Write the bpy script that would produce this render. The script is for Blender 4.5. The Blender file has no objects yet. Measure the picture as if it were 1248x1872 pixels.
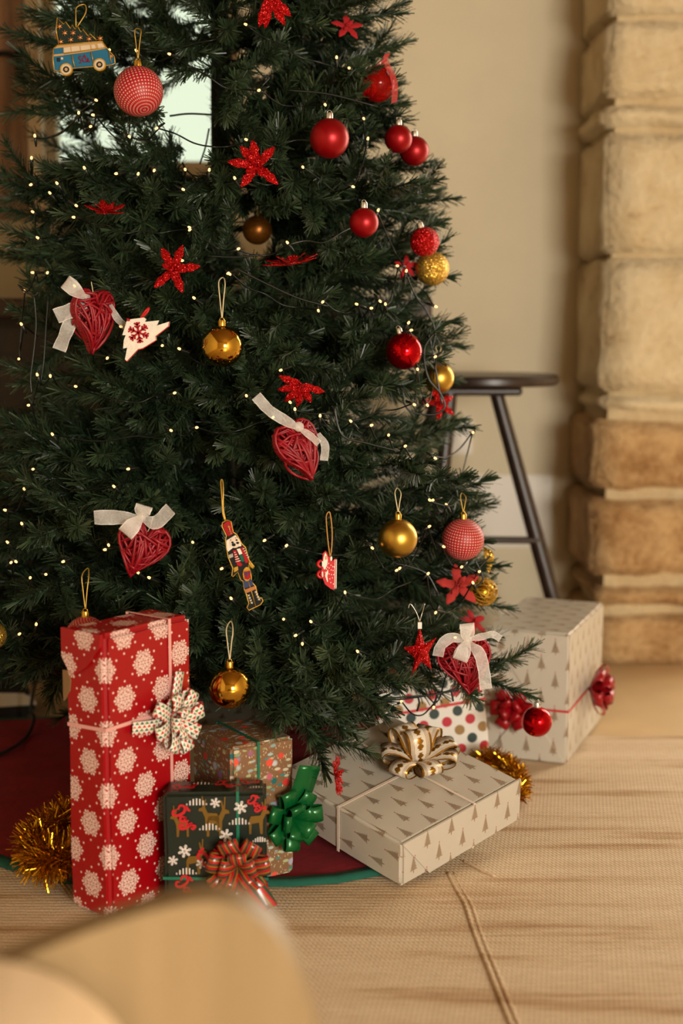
import bpy, bmesh, math, random
import numpy as np
from mathutils import Vector, Matrix

SC = bpy.context.scene
COL = SC.collection
rnd = random.Random(7)
PI = math.pi

# ------------------------------------------------------------------ camera
CAM = Vector((0, 0, 0.8))
FPX = 2600.0
PITCH = math.atan(346 / FPX)
FW = Vector((0, math.cos(PITCH), -math.sin(PITCH)))
UP = Vector((0, math.sin(PITCH), math.cos(PITCH)))
cd = bpy.data.cameras.new('camera')
cam = bpy.data.objects.new('camera', cd)
COL.objects.link(cam)
cam.location = CAM
cam.rotation_euler = (PI / 2 - PITCH, 0, 0)
cd.sensor_fit = 'VERTICAL'
cd.sensor_height = 36
cd.lens = 50
cd.clip_start = 0.05
cd.dof.use_dof = True
cd.dof.focus_distance = 2.12
cd.dof.aperture_fstop = 2.3
SC.camera = cam

# ------------------------------------------------------------------ light, exposure
W = bpy.data.worlds.new('sky')
SC.world = W
W.use_nodes = True
W.node_tree.nodes['Background'].inputs[0].default_value = (0.84, 0.93, 0.72, 1)
W.node_tree.nodes['Background'].inputs[1].default_value = 1.05
SC.view_settings.view_transform = 'Standard'
SC.view_settings.look = 'None'
SC.view_settings.gamma = 1
SC.view_settings.use_curve_mapping = False
SC.view_settings.exposure = 0.0


def area(name, loc, target, sx, sy, power, color):
    l = bpy.data.lights.new(name, 'AREA')
    l.shape = 'RECTANGLE'
    l.size, l.size_y = sx, sy
    l.energy = power
    l.color = color
    o = bpy.data.objects.new(name, l)
    COL.objects.link(o)
    o.location = loc
    o.rotation_euler = (Vector(target) - Vector(loc)).to_track_quat('-Z', 'Y').to_euler()
    return o


area('front_window_light', (1.5, -2.1, 0.98), (1.1, 1.6, 0.9), 1.1, 0.9, 165, (1.0, 0.95, 0.85))
area('doorway_light', (1.55, 3.7, 1.1), (0.1, 1.7, 0.1), 0.8, 1.6, 44, (1.0, 0.92, 0.78))


# ------------------------------------------------------------------ pixel helpers
def ray(px, py):
    return FW + Vector((1, 0, 0)) * ((px - 624) / FPX) - UP * ((py - 936) / FPX)


def at(px, py, Y):
    d = ray(px, py)
    return CAM + d * (Y / d.y)


def onz(px, py, z=0.0):
    d = ray(px, py)
    return CAM + d * ((z - CAM.z) / d.z)


def proj(P):
    v = P - CAM
    z = v.dot(FW)
    return 624 + FPX * v.x / z, 936 - FPX * v.dot(UP) / z, z


# ------------------------------------------------------------------ materials
def lin(c):
    return tuple(((x / 255) / 12.92 if x / 255 <= 0.04045 else ((x / 255 + 0.055) / 1.055) ** 2.4) for x in c) + (1,)


class NX:
    """an expression over math nodes"""
    def __init__(s, nt, v):
        s.nt, s.v = nt, v

    def op(s, o, *a):
        n = s.nt.nodes.new('ShaderNodeMath')
        n.operation = o
        for i, x in enumerate((s,) + a):
            x = x.v if isinstance(x, NX) else x
            if isinstance(x, (int, float)):
                n.inputs[i].default_value = x
            else:
                s.nt.links.new(x, n.inputs[i])
        return NX(s.nt, n.outputs[0])

    def __add__(s, o): return s.op('ADD', o)
    __radd__ = __add__
    def __sub__(s, o): return s.op('SUBTRACT', o)
    def __rsub__(s, o): return NX(s.nt, o).op('SUBTRACT', s)
    def __mul__(s, o): return s.op('MULTIPLY', o)
    __rmul__ = __mul__
    def __truediv__(s, o): return s.op('DIVIDE', o)
    def abs(s): return s.op('ABSOLUTE')
    def fract(s): return s.op('FRACT')
    def floor(s): return s.op('FLOOR')
    def min(s, o): return s.op('MINIMUM', o)
    def max(s, o): return s.op('MAXIMUM', o)
    def lt(s, o): return s.op('LESS_THAN', o)
    def gt(s, o): return s.op('GREATER_THAN', o)
    def sqrt(s): return s.op('SQRT')
    def sin(s): return s.op('SINE')
    def cos(s): return s.op('COSINE')
    def mod(s, o): return s.op('FLOORED_MODULO', o)
    def atan2(s, o): return s.op('ARCTAN2', o)
    def clamp(s): return s.min(1.0).max(0.0)
    def inside(s, k=2500.0): return (0.5 - s * k).clamp()


def mat_new(name):
    m = bpy.data.materials.new(name)
    m.use_nodes = True
    nt = m.node_tree
    return m, nt, nt.nodes['Principled BSDF']


def setv(nt, inp, v):
    if isinstance(v, NX):
        nt.links.new(v.v, inp)
    elif hasattr(v, 'is_output'):
        nt.links.new(v, inp)
    else:
        inp.default_value = v


def mix(nt, f, a, b):
    n = nt.nodes.new('ShaderNodeMix')
    n.data_type = 'RGBA'
    setv(nt, n.inputs[0], f)
    setv(nt, n.inputs[6], a)
    setv(nt, n.inputs[7], b)
    return n.outputs[2]


def uvxy(nt):
    t = nt.nodes.new('ShaderNodeTexCoord')
    s = nt.nodes.new('ShaderNodeSeparateXYZ')
    nt.links.new(t.outputs['UV'], s.inputs[0])
    return NX(nt, s.outputs[0]), NX(nt, s.outputs[1])


def noise(nt, scale, detail=3, rough=0.5, mapscale=None, coord='Object'):
    t = nt.nodes.new('ShaderNodeTexCoord')
    n = nt.nodes.new('ShaderNodeTexNoise')
    n.inputs['Scale'].default_value = scale
    n.inputs['Detail'].default_value = detail
    n.inputs['Roughness'].default_value = rough
    src = t.outputs[coord]
    if mapscale:
        mp = nt.nodes.new('ShaderNodeMapping')
        mp.inputs['Scale'].default_value = mapscale
        nt.links.new(src, mp.inputs[0])
        src = mp.outputs[0]
    nt.links.new(src, n.inputs['Vector'])
    return n


def bump(nt, bs, h, strength=0.3, dist=0.002):
    b = nt.nodes.new('ShaderNodeBump')
    b.inputs['Strength'].default_value = strength
    b.inputs['Distance'].default_value = dist
    setv(nt, b.inputs['Height'], h)
    nt.links.new(b.outputs[0], bs.inputs['Normal'])


def ramp(nt, fac, stops):
    r = nt.nodes.new('ShaderNodeValToRGB')
    e = r.color_ramp.elements
    while len(e) < len(stops):
        e.new(0.5)
    for i, (p, c) in enumerate(stops):
        e[i].position = p
        e[i].color = c
    setv(nt, r.inputs[0], fac)
    return r.outputs[0]


def plain(name, c, rough=0.5, metal=0.0, var=0.0, vscale=30, bmp=0.0, bscale=200, **kw):
    m, nt, b = mat_new(name)
    c = lin(c)
    b.inputs['Roughness'].default_value = rough
    b.inputs['Metallic'].default_value = metal
    if var:
        n = noise(nt, vscale, 4, 0.6)
        d = tuple(x * (1 - var) for x in c[:3]) + (1,)
        u = tuple(min(1, x * (1 + var)) for x in c[:3]) + (1,)
        setv(nt, b.inputs['Base Color'], ramp(nt, n.outputs[0], [(0.3, d), (0.7, u)]))
    else:
        b.inputs['Base Color'].default_value = c
    if bmp:
        n = noise(nt, bscale, 3)
        bump(nt, b, n.outputs[0], bmp)
    for k, v in kw.items():
        b.inputs[k.replace('_', ' ')].default_value = v
    return m


def glitter(name, c, metal=0.6, rough=0.3, scale=900, k=1.0):
    m, nt, b = mat_new(name)
    t = nt.nodes.new('ShaderNodeTexCoord')
    v = nt.nodes.new('ShaderNodeTexVoronoi')
    v.inputs['Scale'].default_value = scale
    nt.links.new(t.outputs['Object'], v.inputs['Vector'])
    g = nt.nodes.new('ShaderNodeNewGeometry')
    a = nt.nodes.new('ShaderNodeVectorMath'); a.operation = 'SUBTRACT'
    nt.links.new(v.outputs['Color'], a.inputs[0]); a.inputs[1].default_value = (0.5, 0.5, 0.5)
    s = nt.nodes.new('ShaderNodeVectorMath'); s.operation = 'SCALE'
    nt.links.new(a.outputs[0], s.inputs[0]); s.inputs['Scale'].default_value = k
    d = nt.nodes.new('ShaderNodeVectorMath'); d.operation = 'ADD'
    nt.links.new(g.outputs['Normal'], d.inputs[0]); nt.links.new(s.outputs[0], d.inputs[1])
    n = nt.nodes.new('ShaderNodeVectorMath'); n.operation = 'NORMALIZE'
    nt.links.new(d.outputs[0], n.inputs[0])
    nt.links.new(n.outputs[0], b.inputs['Normal'])
    c = lin(c)
    b.inputs['Base Color'].default_value = c
    b.inputs['Metallic'].default_value = metal
    b.inputs['Roughness'].default_value = rough
    return m


M = {}
M['thread_gold'] = plain('gold_thread', (196, 158, 70), 0.4, 0.5)
M['thread_cream'] = plain('cream_thread', (205, 190, 150), 0.7)
M['thread_jute'] = plain('jute_string', (176, 128, 62), 0.8)
M['thread_red'] = plain('red_thread', (190, 20, 22), 0.6)
M['silver'] = plain('silver_cap', (225, 222, 215), 0.28, 1.0)
M['coral'] = plain('coral_fabric', (178, 48, 42), 0.9)
M['gold_cap'] = plain('gold_cap', (214, 168, 70), 0.25, 1.0)
M['matte_red'] = plain('matte_red_lacquer', (150, 3, 12), 0.36, 0.55, Coat_Weight=0.0)
M['shiny_red'] = plain('mirror_red_glass', (190, 6, 18), 0.06, 0.9)
M['shiny_gold'] = plain('mirror_gold', (206, 160, 62), 0.08, 1.0)
M['satin_gold'] = plain('satin_gold', (200, 162, 70), 0.33, 1.0)
M['glit_red'] = glitter('red_glitter', (186, 5, 10), 0.55, 0.3, 1000, 1.7)
M['glit_gold'] = glitter('gold_glitter', (214, 172, 74), 0.85, 0.35, 900, 1.1)
M['amber'] = plain('amber_glitter_ball', (140, 84, 24), 0.35, 0.7, 0.3, 200)
M['wicker'] = plain('red_wicker', (136, 2, 20), 0.45, 0, 0.25, 60)
M['felt_white'] = plain('white_felt', (226, 216, 200), 0.95, 0, 0.08, 120, 0.4, 400)
M['felt_red'] = plain('red_felt', (164, 14, 22), 0.9)
M['wood_dark'] = plain('dark_stained_wood', (44, 30, 24), 0.35, 0, 0.35, 25)
M['cable'] = plain('dark_green_cable', (14, 20, 14), 0.4)
M['bark'] = plain('artificial_trunk', (30, 26, 18), 0.8)
M['paint_red'] = plain('red_paint', (196, 18, 26), 0.4)
M['paint_dred'] = plain('dark_red_paint', (120, 10, 18), 0.5)
M['paint_white'] = plain('white_paint', (232, 226, 210), 0.5)
M['paint_skin'] = plain('skin_paint', (206, 140, 96), 0.5)
M['emb_gold'] = plain('gold_embroidery', (184, 142, 48), 0.42, 0.6, 0.3, 500)
M['emb_blue'] = plain('teal_blue_felt', (14, 92, 124), 0.8)
M['emb_navy'] = plain('navy_thread', (38, 52, 92), 0.7)
M['emb_black'] = plain('black_felt', (14, 15, 13), 0.85)
M['emb_green'] = plain('green_sequin', (24, 100, 74), 0.35, 0.5)
M['emb_dgreen'] = plain('dark_green_felt', (16, 34, 22), 0.9)
M['emb_tan'] = plain('tan_felt', (178, 142, 92), 0.85)
M['emb_copper'] = plain('copper_bead', (206, 140, 86), 0.3, 0.7)
M['grey_felt'] = plain('pale_grey_felt', (196, 178, 150), 0.9)
M['plaster'] = plain('cream_plaster', (214, 200, 170), 0.9, 0, 0.05, 3, 0.15, 40)
M['ceiling'] = plain('low_bounce_ceiling', (120, 92, 60), 0.8)  # unseen ceiling, dark brown finish made up to keep ambient bounce low


def organza(name, c, alpha):
    m, nt, b = mat_new(name)
    out = nt.nodes['Material Output']
    tr = nt.nodes.new('ShaderNodeBsdfTransparent')
    tl = nt.nodes.new('ShaderNodeBsdfTranslucent')
    tl.inputs[0].default_value = lin(c)
    b.inputs['Base Color'].default_value = lin(c)
    b.inputs['Roughness'].default_value = 0.45
    a = nt.nodes.new('ShaderNodeMixShader'); a.inputs[0].default_value = 0.3
    nt.links.new(b.outputs[0], a.inputs[1]); nt.links.new(tl.outputs[0], a.inputs[2])
    x, y = uvxy(nt)
    # fine woven mesh and an opaque hem along both edges
    hem = ((y - 0.5).abs()).gt(0.44)
    nz = noise(nt, 350, 2)
    al = (NX(nt, nz.outputs[0]) * 0.4 + (alpha - 0.2) + hem * 0.3).clamp()
    s = nt.nodes.new('ShaderNodeMixShader')
    nt.links.new(al.v, s.inputs[0])
    nt.links.new(tr.outputs[0], s.inputs[1]); nt.links.new(a.outputs[0], s.inputs[2])
    nt.links.new(s.outputs[0], out.inputs[0])
    return m


M['organza'] = organza('white_organza', (246, 240, 232), 0.5)
M['organza_red'] = organza('red_organza', (214, 40, 30), 0.6)


def needle_mat():
    m, nt, b = mat_new('green_needles')
    g = nt.nodes.new('ShaderNodeNewGeometry')
    oi = nt.nodes.new('ShaderNodeObjectInfo')
    f = NX(nt, g.outputs['Random Per Island']) * 0.65 + NX(nt, oi.outputs['Random']) * 0.35
    c = ramp(nt, f, [(0.0, lin((24, 37, 22))), (0.5, lin((40, 57, 36))), (0.93, lin((62, 78, 48))), (1.0, lin((100, 102, 52)))])
    nt.links.new(c, b.inputs['Base Color'])
    b.inputs['Roughness'].default_value = 0.42
    return m


M['needle'] = needle_mat()


def bulb_mat():
    m, nt, b = mat_new('warm_bulb')
    b.inputs['Base Color'].default_value = lin((255, 200, 120))
    b.inputs['Emission Color'].default_value = (1.0, 0.50, 0.17, 1)
    b.inputs['Emission Strength'].default_value = 2.6
    return m


M['bulb'] = bulb_mat()


# ---- wrapping papers and ribbons
def seg(qx, qy, ax, ay, bx, by):
    dx, dy = bx - ax, by - ay
    h = (((qx - ax) * dx + (qy - ay) * dy) / (dx * dx + dy * dy)).clamp()
    ex = qx - ax - h * dx
    ey = qy - ay - h * dy
    return (ex * ex + ey * ey).sqrt()


def stagger(x, y, a, b):
    """nearest point of a staggered lattice: local x, y"""
    x1 = ((x / a).fract() - 0.5) * a
    y1 = ((y / b).fract() - 0.5) * b
    x2 = ((x / a + 0.5).fract() - 0.5) * a
    y2 = ((y / b + 0.5).fract() - 0.5) * b
    f = (x1 * x1 + y1 * y1).lt(x2 * x2 + y2 * y2)
    g = 1.0 - f
    return x1 * f + x2 * g, y1 * f + y2 * g, f


def paper_snow():
    m, nt, b = mat_new('red_snowflake_paper')
    x, y = uvxy(nt)
    lx, ly, f = stagger(x, y, 0.069, 0.085)
    r = (lx * lx + ly * ly).sqrt()
    th = ly.atan2(lx) + PI / 6
    ph = ((th * (3 / PI)).fract() - 0.5).abs() * (PI / 3)
    R = 0.0185
    qx, qy = r * ph.cos() / R, r * ph.sin() / R
    w = 0.034
    d = seg(qx, qy, 0.0, 0, 0.78, 0)
    for s in ((0.18, 0, 0.42, 0.24), (0.42, 0.24, 0.36, 0.0), (0.42, 0.24, 0.62, 0.12), (0.62, 0.12, 0.72, 0.34),
              (0.55, 0.0, 0.88, 0.2), (0.72, 0.34, 0.5, 0.29)):
        d = d.min(seg(qx, qy, *s))
    d = d - w
    tip = seg(qx, qy, 0.93, 0, 0.98, 0) - 0.085
    d = d.min(tip).min(seg(qx, qy, 0.86, 0.24, 0.88, 0.24) - 0.06)
    d = d.min(seg(qx, qy, 1.1, 0.63, 1.105, 0.63) - 0.075)
    f = (0.5 - d * 22.0).clamp()
    nt.links.new(mix(nt, f, lin((152, 1, 12)), lin((232, 204, 190))), b.inputs['Base Color'])
    b.inputs['Roughness'].default_value = 0.34
    return m


def paper_trees(base=(192, 183, 167)):
    m, nt, b = mat_new('white_fir_print_paper')
    x, y = uvxy(nt)
    lx, ly, f = stagger(x, y, 0.05, 0.062)
    t = (ly + 0.0125) / 0.025              # 0 foot .. 1 tip
    nz = NX(nt, noise(nt, 900, 1, coord='UV').outputs[0])
    saw = (t * 5.0).fract()
    wid = (1.0 - t) * 0.0085 * (1.0 - saw * 0.45) + 0.0003
    d = (lx.abs() - wid).max((t - 0.5).abs() * 0.025 - 0.012)
    trunk = (lx.abs() - 0.0006).max((ly + 0.0138).abs() - 0.0028)
    streak = ((lx.abs() * 520.0 + ly * 560.0).fract()).gt(0.38)
    fm = (d.inside(1600) * streak).max(trunk.inside(2000))
    dd = ((lx * lx + (ly - 0.0139) * (ly - 0.0139)).sqrt() - 0.0011).inside(2000)
    c = mix(nt, fm, lin(base), lin((146, 102, 36)))
    c = mix(nt, dd, c, lin((196, 20, 60)))
    nt.links.new(c, b.inputs['Base Color'])
    nt.links.new((fm * 0.75).v, b.inputs['Metallic'])
    b.inputs['Roughness'].default_value = 0.3
    n = noise(nt, 14, 2)
    bump(nt, b, n.outputs[0], 0.12, 0.01)
    return m


def paper_dots():
    m, nt, b = mat_new('white_polka_dot_paper')
    x, y = uvxy(nt)
    A, B = 0.0425, 0.035
    lx, ly, f = stagger(x, y, A, B)
    row = ((y - ly) / (B / 2)).op('ROUND')
    k = (row + 300.0).mod(3.0)
    d = ((lx * lx + ly * ly).sqrt() - 0.0092).inside(2500)
    c = mix(nt, k.gt(0.5), lin((150, 112, 52)), lin((186, 8, 34)))
    c = mix(nt, k.gt(1.5), c, lin((24, 48, 40)))
    nt.links.new(mix(nt, d, lin((226, 218, 206)), c), b.inputs['Base Color'])
    b.inputs['Roughness'].default_value = 0.45
    return m


def paper_floral():
    m, nt, b = mat_new('kraft_floral_paper')
    t = nt.nodes.new('ShaderNodeTexCoord')
    def vor(scale, ms, rnds, thr, soft=8.0):
        mp = nt.nodes.new('ShaderNodeMapping')
        mp.inputs['Scale'].default_value = ms
        mp.inputs['Rotation'].default_value = (0, 0, rnds)
        nt.links.new(t.outputs['UV'], mp.inputs[0])
        v = nt.nodes.new('ShaderNodeTexVoronoi')
        v.inputs['Scale'].default_value = scale
        nt.links.new(mp.outputs[0], v.inputs['Vector'])
        d = NX(nt, v.outputs['Distance'])
        s = nt.nodes.new('ShaderNodeSeparateColor')
        nt.links.new(v.outputs['Color'], s.inputs[0])
        return ((thr - d) * soft).clamp(), NX(nt, s.outputs[0]), NX(nt, s.outputs[1])
    base = lin((128, 92, 62))
    f1, r1, q1 = vor(70, (1, 2.1, 1), 0.7, 0.40)
    c1 = ramp(nt, r1, [(0.0, lin((176, 190, 186))), (0.35, lin((40, 120, 110))), (0.6, lin((150, 168, 110))), (0.85, lin((196, 186, 160)))])
    f2, r2, q2 = vor(52, (1, 1, 1), 0.2, 0.36)
    c2 = ramp(nt, r2, [(0.0, lin((206, 48, 44))), (0.45, lin((226, 84, 60))), (0.6, lin((130, 96, 140))), (0.8, lin((190, 200, 200))), (0.95, lin((24, 100, 96)))])
    f3, r3, q3 = vor(150, (2.6, 1, 1), -0.6, 0.28)
    c = mix(nt, f3 * r3.gt(0.15), base, lin((206, 192, 160)))
    c = mix(nt, f1 * q1.gt(0.12), c, c1)
    c = mix(nt, f2 * q2.gt(0.2), c, c2)
    nt.links.new(c, b.inputs['Base Color'])
    b.inputs['Roughness'].default_value = 0.4
    return m


def rib_tri():
    m, nt, b = mat_new('triangle_print_ribbon')
    u, v = uvxy(nt)
    rr = v * 4.0
    row = rr.floor()
    x = (u / 0.0082 + row * 0.5)
    fx = x.fract()
    tri = ((fx - 0.5).abs() * 2.0).lt(0.86 - rr.fract())
    k = row.mod(2.0)
    alt = (x.floor() + row).mod(2.0)
    c = mix(nt, alt, lin((70, 130, 62)), lin((20, 92, 84)))
    c = mix(nt, k, lin((196, 34, 40)), c)
    g = nt.nodes.new('ShaderNodeNewGeometry')
    c = mix(nt, tri, lin((232, 222, 204)), c)
    nt.links.new(mix(nt, g.outputs['Backfacing'], c, lin((150, 122, 98))), b.inputs['Base Color'])
    b.inputs['Roughness'].default_value = 0.4
    return m


def rib_stripe():
    m, nt, b = mat_new('striped_ribbon')
    u, v = uvxy(nt)
    s = (v * 3.0 + u * 14.0).fract()
    c = mix(nt, s.gt(0.42), lin((178, 22, 26)), lin((96, 128, 48)))
    c = mix(nt, s.gt(0.56), c, lin((150, 16, 22)))
    c = mix(nt, s.gt(0.72), c, lin((24, 66, 48)))
    nt.links.new(c, b.inputs['Base Color'])
    b.inputs['Roughness'].default_value = 0.22
    return m


def rib_gold():
    m, nt, b = mat_new('gold_white_ribbon')
    u, v = uvxy(nt)
    e = (v - 0.5).abs()
    edge = e.gt(0.42)
    line = (e * 26.0).fract().gt(0.62) * e.gt(0.24) * e.lt(0.42)
    uu = ((u / 0.024).fract() - 0.5)
    nz = NX(nt, noise(nt, 260, 2, coord='UV').outputs[0])
    w = (uu * 9.0).sin().abs() * 0.09 + 0.05 + (nz - 0.5) * 0.16
    fig = e.lt(w) * uu.abs().lt(0.42)
    f = edge.max(line).max(fig)
    nt.links.new(mix(nt, f, lin((214, 202, 182)), lin((158, 112, 36))), b.inputs['Base Color'])
    nt.links.new((f * 0.75).v, b.inputs['Metallic'])
    b.inputs['Roughness'].default_value = 0.3
    return m


def net_mat():
    m, nt, b = mat_new('red_net_over_white')
    u, v = uvxy(nt)
    a, c = (u * 44.0).fract(), (v * 23.0).fract()
    f = a.gt(0.5) * c.gt(0.5)
    nt.links.new(mix(nt, f, lin((168, 4, 26)), lin((206, 160, 140))), b.inputs['Base Color'])
    b.inputs['Roughness'].default_value = 0.5
    bump(nt, b, 1.0 - f, 0.7, 0.0015)
    return m


M['snow'] = paper_snow()
M['trees'] = paper_trees()
M['dots'] = paper_dots()
M['floral'] = paper_floral()
M['green_paper'] = plain('dark_green_paper', (20, 32, 22), 0.32)
M['rib_tri'] = rib_tri()
M['rib_stripe'] = rib_stripe()
M['rib_gold'] = rib_gold()
M['net'] = net_mat()
M['rib_green'] = plain('green_satin_ribbon', (10, 92, 42), 0.25, 0.25)
M['rib_red'] = plain('red_satin_ribbon', (150, 8, 20), 0.28, 0.15)
M['string_pink'] = plain('pale_pink_string_ribbon', (222, 160, 150), 0.35)
M['string_white'] = plain('pearl_string_ribbon', (224, 206, 188), 0.3)
M['string_red'] = plain('red_string_ribbon', (196, 40, 42), 0.35)
M['string_green'] = plain('green_string_ribbon', (20, 104, 78), 0.35)
M['print_gold'] = plain('gold_print', (140, 108, 48), 0.32, 0.7)
M['print_white'] = plain('white_print', (226, 214, 204), 0.5)
M['print_red'] = plain('red_print', (186, 12, 24), 0.4)
M['cardboard'] = plain('brown_cardboard', (126, 92, 54), 0.8)
M['tinsel'] = plain('gold_tinsel', (206, 154, 34), 0.22, 1.0)


def rug_mat():
    m, nt, b = mat_new('woven_jute_rug')
    t = nt.nodes.new('ShaderNodeTexCoord')
    s = nt.nodes.new('ShaderNodeSeparateXYZ')
    nt.links.new(t.outputs['Object'], s.inputs[0])
    x, y = NX(nt, s.outputs[0]), NX(nt, s.outputs[1])
    n1 = noise(nt, 1, 4, 0.55, (1.7, 17, 1))
    n2 = noise(nt, 1, 3, 0.6, (40, 170, 1))
    n3 = noise(nt, 5, 3)
    wob = NX(nt, noise(nt, 6, 2).outputs[0]) * 0.012
    c = ramp(nt, n1.outputs[0], [(0.28, lin((160, 122, 80))), (0.38, lin((190, 158, 120))), (0.45, lin((210, 184, 150))), (0.75, lin((224, 202, 172)))])
    c2 = ramp(nt, n2.outputs[0], [(0.35, (0.72, 0.66, 0.58, 1)), (0.6, (1, 1, 1, 1))])
    mu = nt.nodes.new('ShaderNodeMix'); mu.data_type = 'RGBA'; mu.blend_type = 'MULTIPLY'
    mu.inputs[0].default_value = 0.35
    nt.links.new(c, mu.inputs[6]); nt.links.new(c2, mu.inputs[7])
    nt.links.new(mu.outputs[2], b.inputs['Base Color'])
    row = (y + wob) / 0.0095
    rib = (row * PI).sin().abs()
    tick = ((x / 0.0062 + row.floor() * 0.35 + row * 0.4) * PI).sin().abs()
    bump(nt, b, rib * 0.35 + tick * 0.45 + NX(nt, n2.outputs[0]) * 0.6, 0.6, 0.0025)
    b.inputs['Roughness'].default_value = 0.92
    return m


M['rug'] = rug_mat()
M['rug_welt'] = plain('rug_welt_yarn', (206, 178, 144), 0.95, 0, 0.15, 60, 0.5, 300)


def stone_mat(name, c1, c2, c3):
    m, nt, b = mat_new(name)
    n = noise(nt, 9, 6, 0.62)
    n2 = noise(nt, 55, 5, 0.65)
    c = ramp(nt, NX(nt, n.outputs[0]) * 0.65 + NX(nt, n2.outputs[0]) * 0.35, [(0.31, lin(c3)), (0.42, lin(c1)), (0.58, lin(c2))])
    nt.links.new(c, b.inputs['Base Color'])
    b.inputs['Roughness'].default_value = 0.95
    bump(nt, b, NX(nt, n2.outputs[0]) + NX(nt, n.outputs[0]) * 2.0, 0.75, 0.011)
    return m


M['stone_pale'] = stone_mat('pale_limestone', (206, 182, 140), (220, 200, 162), (150, 116, 80))
M['stone_brown'] = stone_mat('brown_limestone', (158, 118, 72), (196, 160, 112), (112, 78, 48))
M['mortar'] = stone_mat('lime_mortar', (196, 170, 128), (208, 186, 146), (170, 142, 102))
M['floor'] = plain('pale_stone_floor', (212, 182, 138), 0.45, 0, 0.1, 4, 0.1, 30)


def wood_mat(name, c1, c2, ms):
    m, nt, b = mat_new(name)
    n = noise(nt, 1, 5, 0.6, ms)
    nt.links.new(ramp(nt, n.outputs[0], [(0.32, lin(c1)), (0.68, lin(c2))]), b.inputs['Base Color'])
    b.inputs['Roughness'].default_value = 0.5
    bump(nt, b, n.outputs[0], 0.2, 0.003)
    return m


M['wood_shutter'] = wood_mat('brown_shutter_wood', (86, 58, 34), (146, 104, 64), (40, 40, 3))
M['wood_side'] = wood_mat('dark_oak', (40, 24, 14), (74, 44, 26), (3, 30, 30))
M['wood_body'] = wood_mat('blackened_oak', (26, 16, 10), (44, 28, 18), (30, 30, 3))
M['chair_wood'] = wood_mat('pale_beech_veneer', (136, 112, 76), (154, 128, 90), (26, 26, 1.5))
M['cushion'] = plain('cream_leather', (226, 198, 160), 0.6, 0, 0.04, 6)
M['window_frame'] = plain('window_frame_paint', (198, 176, 140), 0.6)
M['iron'] = plain('black_iron', (22, 20, 18), 0.5, 0.6)
M['plastic'] = plain('white_plastic', (226, 216, 200), 0.4)
M['bag'] = plain('black_bag_fabric', (18, 16, 14), 0.7)
M['skirt_red'] = plain('red_quilted_felt', (134, 10, 22), 0.9, 0, 0.15, 40, 0.5, 90)
M['skirt_green'] = plain('green_felt_edging', (16, 84, 66), 0.9, 0, 0.15, 60, 0.4, 150)


def glass_mat(name, c, rough=0.0, t=1.0):
    m, nt, b = mat_new(name)
    b.inputs['Base Color'].default_value = lin(c)
    b.inputs['Roughness'].default_value = rough
    b.inputs['Transmission Weight'].default_value = t
    b.inputs['IOR'].default_value = 1.2
    return m


M['glass'] = glass_mat('window_glass', (250, 252, 248))
M['red_glass'] = glass_mat('clear_red_glass', (226, 30, 24), 0.05, 0.75)


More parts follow.
